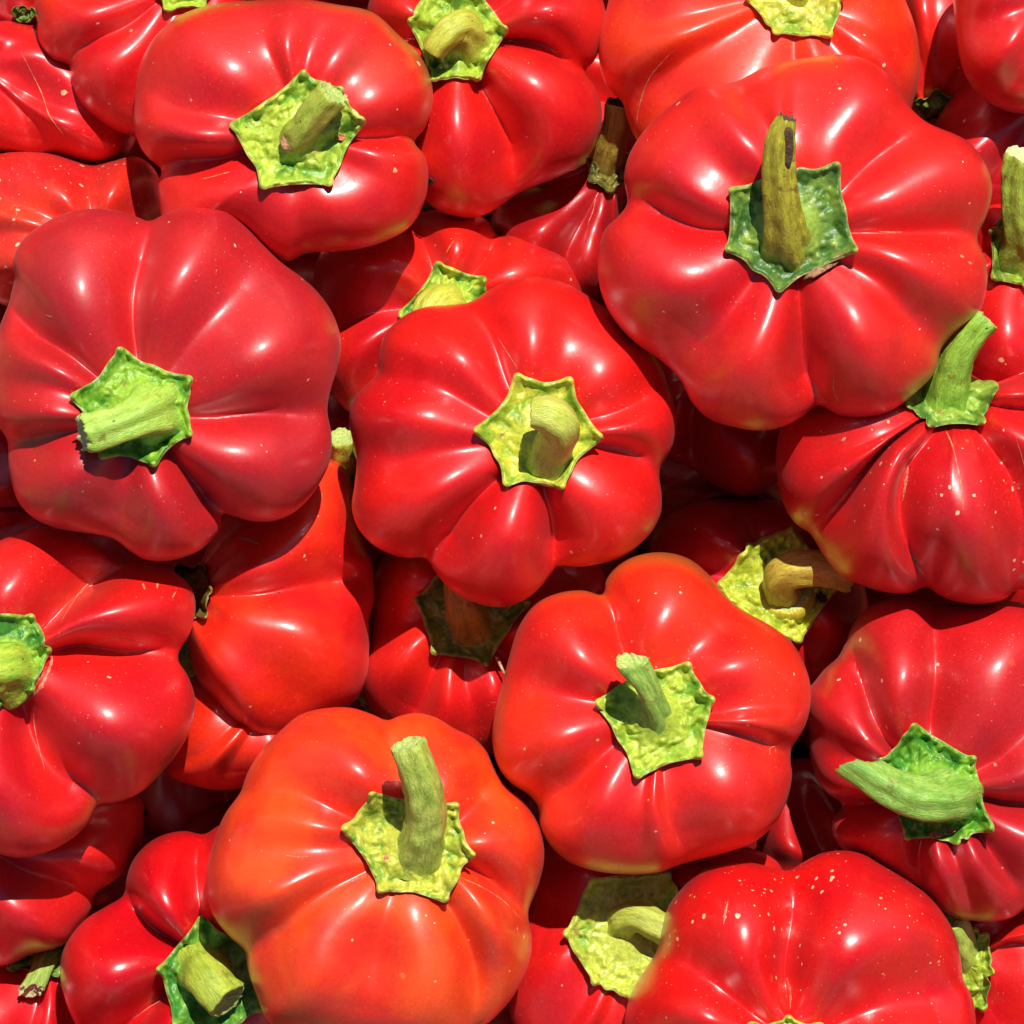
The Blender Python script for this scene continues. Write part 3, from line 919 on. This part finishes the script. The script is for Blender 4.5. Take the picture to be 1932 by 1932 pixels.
# F: bottom centre, orange
pepper("orange red pepper left of the bottom centre, its long ribbed stem standing up",
    [(615,1340),(660,1337),(697,1346),(728,1357),(752,1350),(785,1347),(820,1358),(855,1380),(894,1398),(918,1420),(934,1450),(957,1485),(985,1513),(1006,1545),(1020,1580),
     (1025,1622),(1018,1675),(1004,1725),(1003,1745),(1005,1780),(999,1815),(978,1864),(950,1907),(915,1945),(860,1972),(780,1990),(700,1990),(630,1978),(560,1955),(506,1932),(482,1885),(461,1835),
     (455,1803),(429,1773),(404,1734),(390,1692),(388,1650),(397,1604),(415,1559),(444,1506),(462,1460),(492,1418),(527,1385),(565,1355)],
    (776,1598), -90, 205,
    [(728,1358,.6),(455,1492,.6,560,1488),(396,1600,.35),(456,1802,.7,560,1715),(690,1990,.55,702,1800),(905,1952,.9,890,1790),(1004,1732,.9,955,1668),(950,1470,.6)],
    skin=(lin(228,40,12), lin(244,76,12)), dust=.28, green=0, amp=.68,
    cal=[(647,1555),(716,1678),(845,1696),(898,1609),(866,1512),(700,1490)], calc=(lin(196,198,70), lin(104,152,50)), calmix=.6,
    calk=dict(center=(776,1598), raise_=26, rs=50, wr=10, lift=10, concave=.07),
    stems=[dict(path=[(786,1612,4),(798,1580,40),(806,1530,80),(800,1480,116),(784,1430,142),(771,1396,154)], r=[44,34,33,31,30,30], a=lin(190,198,92), b=lin(150,172,62), cutmat=M_CUT, jag=.05, ridge_amp=.06)],
    scars=[([(838,1640),(900,1665),(950,1700),(990,1745)],1.3),([(530,1608),(570,1612),(595,1610)],2)],
    patches=[(732,1692-20-54,7,10,.2,dict(lift=24,mat=M_SCAR))] )

# G: left lower
pepper("red pepper at the left edge with cork lines between its lobes",
    [(-50,1050),(-5,1022),(28,1010),(60,997),(95,996),(140,1008),(190,1032),(225,1056),(260,1056),(299,1067),(334,1090),(355,1118),(362,1154),(357,1200),(339,1245),(352,1275),(361,1305),
     (362,1330),(352,1376),(327,1421),(295,1464),(260,1502),(220,1523),(183,1531),(158,1566),(116,1596),(70,1613),(21,1618),(-40,1600),(-90,1560),(-130,1500),(-150,1400),(-160,1280),(-150,1160),(-100,1080)],
    (14,1250), -140, 195,
    [(226,1057,.95,130,1140),(340,1245,.95,220,1210),(183,1531,.75,72,1400),(-130,1500,.6),(-150,1160,.6)],
    skin=(lin(200,8,22), lin(222,18,12)), dust=.45, green=.2, w0=.45, amp=.82,
    cal=[(68,1158),(102,1224),(70,1302),(0,1334),(-60,1290),(-70,1200),(-20,1150)], calc=(lin(146,190,60), lin(66,130,46)), calmix=.4,
    calk=dict(center=(8,1245), raise_=28, rs=50, wr=8, concave=.02),
    stems=[dict(path=[(18,1268,10),(8,1258,50),(-18,1262,78),(-55,1272,90)], r=[54,44,36,30], a=lin(176,198,62), b=lin(124,176,50), cutmat=M_CUT)],
    scars=[([(75,1325),(64,1350),(70,1400),(84,1452)],2.2),([(118,1172),(140,1126),(175,1090),(205,1070)],2.4),([(180,1216),(210,1205),(240,1206),(275,1216)],2.6),
           ([(92,1225),(100,1240),(92,1275),(70,1308),(30,1332)],6),([(352-20,1116),(326,1128)],3),([(270,1100),(276,1112)],4),([(298,1098),(298,1110)],4)])

# H: middle left
pepper("smooth red pepper on its side between left peppers, small bruised dent on top",
    [(383,1045),(398,1005),(430,962),(490,905),(550,868),(605,860),(642,878),(658,920),(668,990),(686,1030),(704,1058),(712,1094),(709,1129),(694,1171),(691,1224),(686,1277),(668,1320),(620,1358),(570,1385),
     (503,1399),(450,1375),(405,1330),(368,1283),(352,1230),(350,1180),(340,1150),(326,1128),(340,1100),(372,1085)],
    (352,1126), -340, 190,
    [(706,1085,.9,540,1116),(372,1284,.3),(560,868,.3),(590,1372,.3)],
    skin=(lin(216,14,18), lin(236,46,8)), dust=.3, green=0, dimple=.3, dw=.2, bulge=.3, amp=.75, sharp=.2,
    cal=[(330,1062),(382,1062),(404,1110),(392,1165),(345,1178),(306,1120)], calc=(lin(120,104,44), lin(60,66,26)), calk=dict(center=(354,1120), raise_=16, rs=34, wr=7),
    scars=[([(452,1014),(466,1016),(480,1020),(494,1027)],6)])
pepper("red lobe below the smooth sideways pepper, squeezed between its neighbours",
    [(320,1350),(345,1290),(400,1270),(480,1300),(560,1350),(600,1400),(580,1450),(520,1480),(460,1490),(410,1494),(360,1482),(312,1462),(300,1410)],
    (500,1325), -420, 130, [(560,1350,.3),(420,1494,.3),(305,1440,.3)], skin=(lin(206,14,16), lin(226,40,10)), dust=.3, dimple=.1)

# I: under the centre pepper
pepper("red pepper below the central one, its dark green cap lying in shadow",
    [(700,1100),(690,1180),(683,1250),(685,1310),(715,1362),(800,1410),(880,1430),(935,1420),(975,1370),(1010,1300),(1060,1220),(1130,1150),(1150,1090),(1100,1040),(1000,1010),(880,1000),(780,1020),(725,1055)],
    (888,1160), -450, 185,
    [(770,1398,.75,798,1290),(888,1430,.5),(690,1180,.4),(1010,1300,.6),(1145,1080,.5),(880,1000,.5)],
    skin=(lin(208,12,20), lin(226,28,12)), dust=.35,
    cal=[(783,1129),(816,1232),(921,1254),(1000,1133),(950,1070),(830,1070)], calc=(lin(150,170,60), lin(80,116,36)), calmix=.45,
    calk=dict(center=(888,1160), raise_=22, rs=44, wr=6, concave=.05),
    stems=[dict(path=[(886,1168,4),(880,1150,34),(872,1125,56),(868,1095,70)], r=[46,34,28,26], a=lin(190,160,60), b=lin(150,140,50), scarry=.3, cutmat=M_DRY)])

# S: right middle
pepper("deeply ribbed crimson pepper at the right edge, long pale scars down its lobes",
    [(1478,812),(1492,775),(1530,748),(1590,735),(1650,728),(1700,722),(1760,705),(1830,700),(1880,722),(1905,700),(1950,690),(2020,715),(2080,780),(2110,880),(2100,980),(2050,1060),(1980,1112),
     (1925,1122),(1910,1134),(1868,1138),(1815,1134),(1775,1125),(1752,1114),(1717,1121),(1675,1115),(1632,1101),(1590,1080),(1559,1047),(1534,1015),(1506,987),(1484,943),(1474,905),(1470,855)],
    (1800,752), -180, 215,
    [(1752,1115,.98,1712,900),(1534,1013,.98,1616,880),(1922,1122,.75,1888,900),(2080,780,.7),(1640,728,.6),(1890,712,.8),(1473,880,.3)],
    skin=(lin(196,8,22), lin(214,14,16)), dust=.6, speck=.25, green=0, amp=.78, dimple=.40, dw=.22, bulge=.9, w0=.45, sharp=.7,
    cal=[(1700,762),(1742,805),(1850,800),(1880,724),(1812,696),(1742,712)], calc=(lin(150,180,70), lin(68,118,44)), calmix=.4,
    calk=dict(center=(1795,758), raise_=26, rs=46, wr=6, lift=10, concave=.03),
    stems=[dict(path=[(1786,775,0),(1786,745,40),(1794,700,80),(1808,660,108),(1832,624,124),(1852,604,128)], r=[56,38,30,27,26,27], a=lin(160,200,70), b=lin(122,172,52), cutmat=M_CUT, jag=.06)],
    scars=[([(1769,785),(1784,830),(1794,880),(1802,930),(1804,970)],2.8),([(1707,882),(1702,912),(1697,945)],5.5),([(1590,826),(1582,834)],5),
           ([(1697,846),(1695,850)],4),([(1905,830),(1925,890),(1935,940)],2)])

# R
pepper("red pepper at the right edge with a thick upright streaky stem",
    [(1790,560),(1798,480),(1840,400),(1930,370),(2040,400),(2110,480),(2130,600),(2080,720),(1990,760),(1900,752),(1840,720),(1800,650)],
    (1930,478), -330, 180, [(1795,600,.5,1850,550),(1990,760,.6),(2120,560,.5),(1930,370,.5),(1800,470,.5)],
    skin=(lin(206,10,22), lin(216,16,14)), dust=.45,
    cal=[(1862,436),(1866,530),(1934,548),(1995,490),(1965,400),(1890,400)], calc=(lin(140,168,50), lin(60,92,30)), calmix=.4, calk=dict(center=(1928,476), raise_=24, wr=7, concave=.03),
    stems=[dict(path=[(1928,478,6),(1922,440,50),(1912,390,90),(1908,340,120),(1914,300,140)], r=[44,34,30,28,30], a=lin(168,190,70), b=lin(126,150,52), scarry=.6, cutmat=M_PALE_CUT, jag=.08, ridge_amp=.1)])

# T: lower right
pepper("dusky crimson many ribbed pepper at lower right, its broad bright green stem sweeping left",
    [(1545,1290),(1562,1266),(1585,1240),(1597,1212),(1614,1180),(1640,1154),(1692,1134),(1738,1131),(1787,1135),(1850,1138),(1932,1143),(1985,1168),(2040,1230),(2080,1350),(2090,1480),(2060,1600),(1990,1690),(1932,1727),
     (1903,1738),(1857,1744),(1822,1740),(1787,1724),(1762,1702),(1736,1680),(1690,1655),(1640,1632),(1597,1608),(1577,1580),(1574,1552),(1590,1526),(1562,1495),(1541,1457),(1531,1424),(1534,1386),(1525,1340),(1529,1310)],
    (1758,1488), -260, 205,
    [(1787,1136,.85,1752,1290),(1592,1222,.9,1632,1340),(1531,1424,.55,1600,1425),(1588,1526,.9,1650,1510),(1735,1680,.85,1738,1610),(1832,1742,.6),(1940,1722,.7,1880,1610),(2090,1480,.9,1930,1520),(2040,1230,.6,1900,1410)],
    skin=(lin(180,12,26), lin(198,12,18)), dust=.5, rough=.48, amp=.70, sheen=.06, green=0, w0=.35, sharp=.65,
    cal=[(1716,1361),(1834,1424),(1866,1563),(1800,1589),(1704,1581),(1650,1430)], calc=(lin(128,180,50), lin(60,130,34)), calmix=.35,
    calk=dict(center=(1762,1486), raise_=30, rs=60, wr=11, lift=10, concave=.05, knob=13),
    stems=[dict(path=[(1790,1492,4),(1776,1494,40),(1740,1500,70),(1696,1492,88),(1650,1468,98),(1612,1442,100)], r=[54,50,46,42,38,35], a=lin(150,190,84), b=lin(112,160,54), scarry=.2, flat=.8, cutmat=M_CUT,
        jag=.12, ridge_amp=.09, slant=(-.8,.6))],
    scars=[([(1870,1442),(1874,1437)],8)],
    patches=[(1775,1566,26,7,-.2,dict(lift=24))])

# e: pepper with hooked stem between centre and right
e_ = pepper("shaded pepper behind the lower right ones, stem hooked to the right from a yellow collar",
    [(1235,1000),(1300,955),(1400,940),(1500,950),(1570,1000),(1630,1080),(1645,1160),(1625,1235),(1575,1300),(1500,1310),(1400,1290),(1300,1240),(1240,1160),(1225,1080)],
    (1465,1110), -500, 180, [(1240,1040,.5),(1420,940,.6),(1640,1120,.5),(1560,1305,.6),(1300,1240,.5)],
    skin=(lin(196,10,26), lin(206,14,18)), dust=.4,
    cal=[(1407,1023),(1492,993),(1580,1108),(1506,1212),(1420,1200),(1350,1101)], calc=(lin(186,196,56), lin(110,150,36)), calmix=.7,
    calk=dict(center=(1466,1108), raise_=18, rs=46, wr=9, concave=.02),
    stems=[dict(path=[(1484,1128,6),(1482,1122,16),(1481,1116,27)], r=[50,47,38], a=lin(196,188,58), b=lin(180,170,50), cutmat=M_CUT, hollow=0, ridge_amp=.03),
           dict(path=[(1482,1122,10),(1470,1104,50),(1474,1082,84),(1500,1072,98),(1545,1072,98),(1600,1086,86)], r=[34,30,31,31,30,28], a=lin(196,186,70), b=lin(176,150,56), cutmat=M_DRY, ridge_amp=.04)],
    patches=[(1550,1118,22,17,-.4,dict(lift=22,mat=M_DRY))])

# d: deep, right of the centre
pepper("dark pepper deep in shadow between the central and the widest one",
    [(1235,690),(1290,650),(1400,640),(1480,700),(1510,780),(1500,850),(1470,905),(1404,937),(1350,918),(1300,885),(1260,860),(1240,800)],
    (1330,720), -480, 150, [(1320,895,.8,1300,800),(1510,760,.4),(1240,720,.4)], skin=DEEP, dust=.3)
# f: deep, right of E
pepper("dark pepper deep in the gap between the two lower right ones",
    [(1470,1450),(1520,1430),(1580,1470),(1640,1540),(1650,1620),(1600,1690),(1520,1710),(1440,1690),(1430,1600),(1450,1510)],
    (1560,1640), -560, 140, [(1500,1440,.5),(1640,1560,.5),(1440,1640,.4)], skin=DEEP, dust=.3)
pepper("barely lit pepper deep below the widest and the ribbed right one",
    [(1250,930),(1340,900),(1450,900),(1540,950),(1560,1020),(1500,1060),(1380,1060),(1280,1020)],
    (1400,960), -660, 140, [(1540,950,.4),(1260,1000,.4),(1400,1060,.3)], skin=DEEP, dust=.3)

# U: bottom right speckled
pepper("glossy red pepper at the bottom right spattered with pale water spots",
    [(1182,1935),(1196,1885),(1224,1829),(1243,1790),(1252,1752),(1263,1720),(1288,1689),(1323,1657),(1365,1639),(1411,1632),(1453,1634),(1491,1638),(1520,1625),(1555,1611),(1594,1609),(1632,1618),(1668,1641),(1710,1667),
     (1752,1696),(1784,1729),(1812,1773),(1824,1815),(1831,1854),(1847,1887),(1851,1932),(1840,2000),(1780,2060),(1650,2100),(1500,2110),(1350,2100),(1230,2055),(1185,1995)],
    (1488,1958), -125, 225,
    [(1491,1638,.85),(1240,1795,.6,1360,1865),(1832,1856,.5),(1400,2106,.6),(1640,2102,.6),(1185,1980,.4)],
    skin=(lin(200,6,18), lin(222,16,12)), dust=.35, speck=.7, rough=.36, w0=.35, green=0, shift=(0,-10),
    cal=[(1483,1908),(1550,1925),(1590,1990),(1540,2050),(1440,2050),(1395,1990),(1405,1925)], calc=(lin(178,196,60), lin(90,146,40)), calmix=.7,
    calk=dict(center=(1490,1978), raise_=22, wr=8),
    stems=[dict(path=[(1490,1985,4),(1488,2000,40),(1486,2030,70)], r=[36,28,26])],
    scars=[([(1489,1900),(1490,1870),(1484,1845)],4),([(1371,1842-0),(1366,1870),(1362,1895)],3)][:1] + [([(1370,1705+136-0-0),(1366,1850)],.5)][:0] + [([(1371,1696),(1365,1720),(1362,1738)],4),([(1850,1875),(1854,1879)],.5)][:1])

# V: pepper with the pale cap between F and U
pepper("pepper between the two bottom peppers, wide pale green cap turned up, stem bent right",
    [(1000,1650),(1035,1600),(1120,1570),(1250,1590),(1400,1600),(1480,1640),(1480,1720),(1400,1820),(1330,1920),(1220,2000),(1090,2015),(1000,1985),(968,1935),(962,1860),(980,1770),(998,1700)],
    (1178,1752), -350, 145, [(990,1730,.4),(1010,1990,.4),(1250,1590,.6),(1470,1700,.5),(1100,2015,.4),(1270,1970,.5)],
    skin=(lin(212,12,22), lin(224,24,14)), dust=.4,
    cal=[(1113,1648),(1262,1640),(1288,1700),(1270,1830),(1192,1882),(1117,1852),(1061,1755)], calc=(lin(188,200,76), lin(128,168,52)), calmix=.8,
    calk=dict(center=(1178,1758), raise_=14, rs=44, wr=7, concave=.02, lift=14, curl=8),
    stems=[dict(path=[(1170,1748,4),(1180,1728,36),(1202,1724,58),(1236,1738,70),(1275,1760,74)], r=[34,26,24,25,26], a=lin(188,198,80), b=lin(160,178,62), cutmat=M_CUT, hollow=.7)])

# W: bottom left
pepper("glossy red pepper at the bottom left with a stubby stem cut off flat",
    [(413,1560),(383,1573),(344,1571),(309,1580),(274,1599),(246,1629),(229,1664),(220,1692),(193,1713),(158,1738),(134,1766),(116,1801),(110,1843),(116,1885),(128,1932),(155,1990),(220,2040),(350,2060),(450,2050),
     (530,1990),(560,1900),(540,1800),(510,1700),(470,1620),(440,1580)],
    (392,1826), -350, 200, [(220,1692,.9,278,1735),(375,1573,.8,368,1640),(160,2000,.9,255,1912),(520,1700,.5),(400,2058,.6)],
    skin=(lin(198,4,20), lin(212,10,14)), dust=.35, rough=.32, w0=.35,
    cal=[(383,1723),(300,1822),(334,1926),(420,1950),(500,1900),(490,1790)], calc=(lin(136,184,66), lin(66,134,46)), calmix=.4,
    calk=dict(center=(398,1832), raise_=18, rs=44, wr=7, concave=.03),
    stems=[dict(path=[(388,1826,4),(398,1838,38),(414,1858,62),(436,1880,74)], r=[46,40,37,38], a=lin(176,192,66), b=lin(140,164,50), cutmat=M_CUT, ridge_amp=.05)],
    scars=[([(326,1772),(345,1790-6),(305,1766),(282,1748)][2:]+[(270,1738)],1.5),([(312,1882),(280,1902),(248,1926)],2)])

# X: left dark
pepper("purple shaded pepper under the lower left one",
    [(262,1505),(268,1552),(261,1590),(234,1643),(206,1671),(180,1692),(170,1722),(143,1756),(123,1780),(98,1792),(53,1803),(0,1828),(-60,1825),(-120,1750),(-140,1640),(-80,1540),(50,1480),(180,1470)],
    (-70,1570), -440, 170, [(175,1705,.7,90,1650),(262,1520,.3),(-60,1825,.4),(-100,1560,.4)], skin=(lin(196,12,26), lin(210,20,16)), dust=.4, dimple=.1)
# Y
pepper("red pepper in the bottom left corner, torn pale stem end on top",
    [(-40,1790),(0,1775),(60,1750),(120,1770),(160,1830),(165,1932),(140,2010),(50,2050),(-60,2000),(-100,1900),(-90,1830)],
    (88,1800), -560, 150, [(30,2045,.6,70,1900),(-90,1850,.4),(150,1990,.4)], skin=(lin(204,10,24), lin(214,14,16)), dust=.4,
    cal=[(15,1822),(45,1790),(110,1770),(150,1800),(140,1850),(90,1838)], calc=(lin(130,160,60), lin(56,100,34)), calmix=.4, calk=dict(center=(88,1808), raise_=14, rs=30, wr=6),
    stems=[dict(path=[(96,1796,6),(88,1814,40),(78,1840,66),(66,1862,80)], r=[22,17,17,19], a=lin(176,196,90), b=lin(120,160,60), cutmat=M_PALE_CUT, jag=.2, slant=(.6,.3))])
# Z
pepper("pepper in the bottom right corner, green cap seen from its side beside the spattered one",
    [(1790,1720),(1850,1690),(1932,1690),(2020,1730),(2080,1830),(2070,1940),(1980,2020),(1880,2010),(1820,1940),(1785,1860),(1775,1780)],
    (1822,1812), -440, 170, [(2080,1840,.5,1950,1770),(1932,1690,.4),(1940,2020,.5),(1780,1760,.3)], skin=(lin(206,10,26), lin(222,24,14)), dust=.4,
    cal=[(1800,1735),(1858,1755),(1870,1830),(1852,1906),(1800,1900),(1770,1820)], calc=(lin(166,190,60), lin(76,122,36)), calmix=.5, calk=dict(center=(1822,1818), raise_=16, wr=8, concave=.0),
    stems=[dict(path=[(1818,1806,4),(1808,1776,34),(1800,1748,56),(1790,1730,66)], r=[34,27,25,25], a=lin(186,200,90), b=lin(150,180,70), cutmat=M_CUT)])
# a
pepper("red pepper cut by the top right corner of the picture",
    [(1800,-40),(1806,0),(1808,42),(1815,91),(1829,134),(1850,169),(1882,197),(1930,212),(2010,200),(2070,120),(2070,0),(2000,-80),(1900,-110),(1830,-85)],
    (1990,0), -150, 150, [(1810,60,.3),(1900,205,.4),(1850,-90,.4)], skin=(lin(206,10,18), lin(220,16,12)), dust=.35, green=.2)
pepper("purple shaded pepper just beneath the top right corner one",
    [(1755,300),(1765,235),(1785,198),(1812,165),(1850,135),(1940,120),(2030,160),(2060,260),(2010,360),(1910,400),(1820,390),(1770,350)],
    (1960,180), -360, 150, [(1770,240,.3),(1840,395,.5),(2050,300,.4)], skin=(lin(190,8,26), lin(200,12,20)), dust=.35)
pepper("shadowed pepper in the narrow gap at the top right, one lit stripe across it",
    [(1700,0),(1715,-60),(1770,-90),(1850,-60),(1880,40),(1870,140),(1820,200),(1750,215),(1700,160),(1690,80)],
    (1765,190), -440, 140, [(1700,20,.3),(1870,60,.3),(1790,-90,.3)], skin=(lin(206,12,20), lin(224,30,10)), dust=.3,
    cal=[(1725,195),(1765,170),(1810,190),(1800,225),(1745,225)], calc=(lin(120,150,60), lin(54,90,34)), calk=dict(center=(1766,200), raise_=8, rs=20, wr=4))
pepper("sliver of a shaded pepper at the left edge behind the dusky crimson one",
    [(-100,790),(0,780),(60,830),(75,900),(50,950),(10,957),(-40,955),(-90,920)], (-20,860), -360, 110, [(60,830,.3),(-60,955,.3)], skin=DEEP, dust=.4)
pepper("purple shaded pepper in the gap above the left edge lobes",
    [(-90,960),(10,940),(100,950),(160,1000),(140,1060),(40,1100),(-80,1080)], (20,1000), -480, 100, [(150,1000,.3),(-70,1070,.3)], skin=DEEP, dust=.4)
pepper("hidden pepper left of the centre one, only its stem tip catching the light",
    [(560,800),(600,740),(680,730),(740,780),(760,880),(730,980),(650,1020),(580,980),(550,880)], (650,880), -560, 120, [(700,990,.4),(570,800,.4),(750,850,.3)], skin=DEEP, dust=.3,
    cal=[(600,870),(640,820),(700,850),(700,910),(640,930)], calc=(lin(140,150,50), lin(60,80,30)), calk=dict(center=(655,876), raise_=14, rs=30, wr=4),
    stems=[dict(path=[(655,880,4),(650,862,50),(648,845,80),(648,826,100)], r=[28,24,22,22], a=lin(186,196,70), b=lin(160,170,56), cutmat=M_CUT)])
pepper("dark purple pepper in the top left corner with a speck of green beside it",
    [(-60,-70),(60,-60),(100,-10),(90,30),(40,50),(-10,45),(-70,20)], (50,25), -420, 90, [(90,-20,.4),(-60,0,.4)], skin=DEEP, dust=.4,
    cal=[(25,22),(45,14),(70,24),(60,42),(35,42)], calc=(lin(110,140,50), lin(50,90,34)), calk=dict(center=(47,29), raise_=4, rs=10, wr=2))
# the rest of the heap: peppers below and around, copies that share meshes
def copy_tree(o, parent=None):
    c = o.copy(); C.objects.link(c); c.parent = parent
    if parent:
        c.matrix_parent_inverse = o.matrix_parent_inverse.copy()
    for ch in list(o.children):
        copy_tree(ch, c)
    return c
roots = [o for o in list(C.objects) if o.get('category') == 'bell pepper']
srcs = roots[:5] + [roots[10], roots[11]]
rng = random.Random(5)
spots = []
for gx in range(-1, 6):
    for gy in range(-1, 6):
        X = 40 + gx * 480 + (240 if gy % 2 else 0) + rng.uniform(-40, 40); Y = 20 + gy * 430 + rng.uniform(-40, 40)
        spots.append((X, Y, -1010 - rng.uniform(0, 40), "pepper buried at the bottom of the heap, seen only as dark red in the gaps", "peppers buried at the bottom of the heap"))
for k in range(7):
    for (X, Y) in ((-200 + k * 400 + 40, -430), (-200 + k * 400, 2360), (-480, -60 + k * 380), (2420, -60 + k * 380)):
        spots.append((X + rng.uniform(-30, 30), Y + rng.uniform(-30, 30), -330 - rng.uniform(0, 120), "pepper of the same heap lying just outside the picture", "peppers of the heap outside the picture"))
for k, (X, Y, z, lb, gp) in enumerate(spots):
    c = copy_tree(srcs[k % len(srcs)])
    c.location = ((X - 966) * K, -(Y - 966) * K, z * K)
    c.rotation_euler = (rng.uniform(-.3, .3), rng.uniform(-.3, .3), rng.uniform(0, 6.28))
    c['label'] = lb; c['group'] = gp

# a dry twig fallen between the peppers
def twig():
    pts = np.array([(937,1240,-265),(947,1262,-262),(955,1278,-268)], float)
    Q = catmull(pts, 14, closed=False)
    V = []; M = 8
    for q, r in zip(Q, np.linspace(3.6, 2.6, 14)):
        for k in range(M):
            a = TAU * k / M
            V.append(((q[0] - 966 + r * math.cos(a) * (1 + .2 * math.sin(k * 3))) * K * 1.02, -(q[1] - 966) * K * 1.02, (q[2] + r * math.sin(a)) * K))
    i = np.arange(13)[:, None] * M; j = np.arange(M)[None]; j2 = (j + 1) % M
    F = np.stack([i + j, i + j2, i + M + j2, i + M + j], -1).reshape(-1, 4)
    o = mesh_obj("twig", V, F, M_STICK)
    o['label'] = "short pale dry twig caught between two peppers below the centre"
    o['category'] = "twig"
twig()
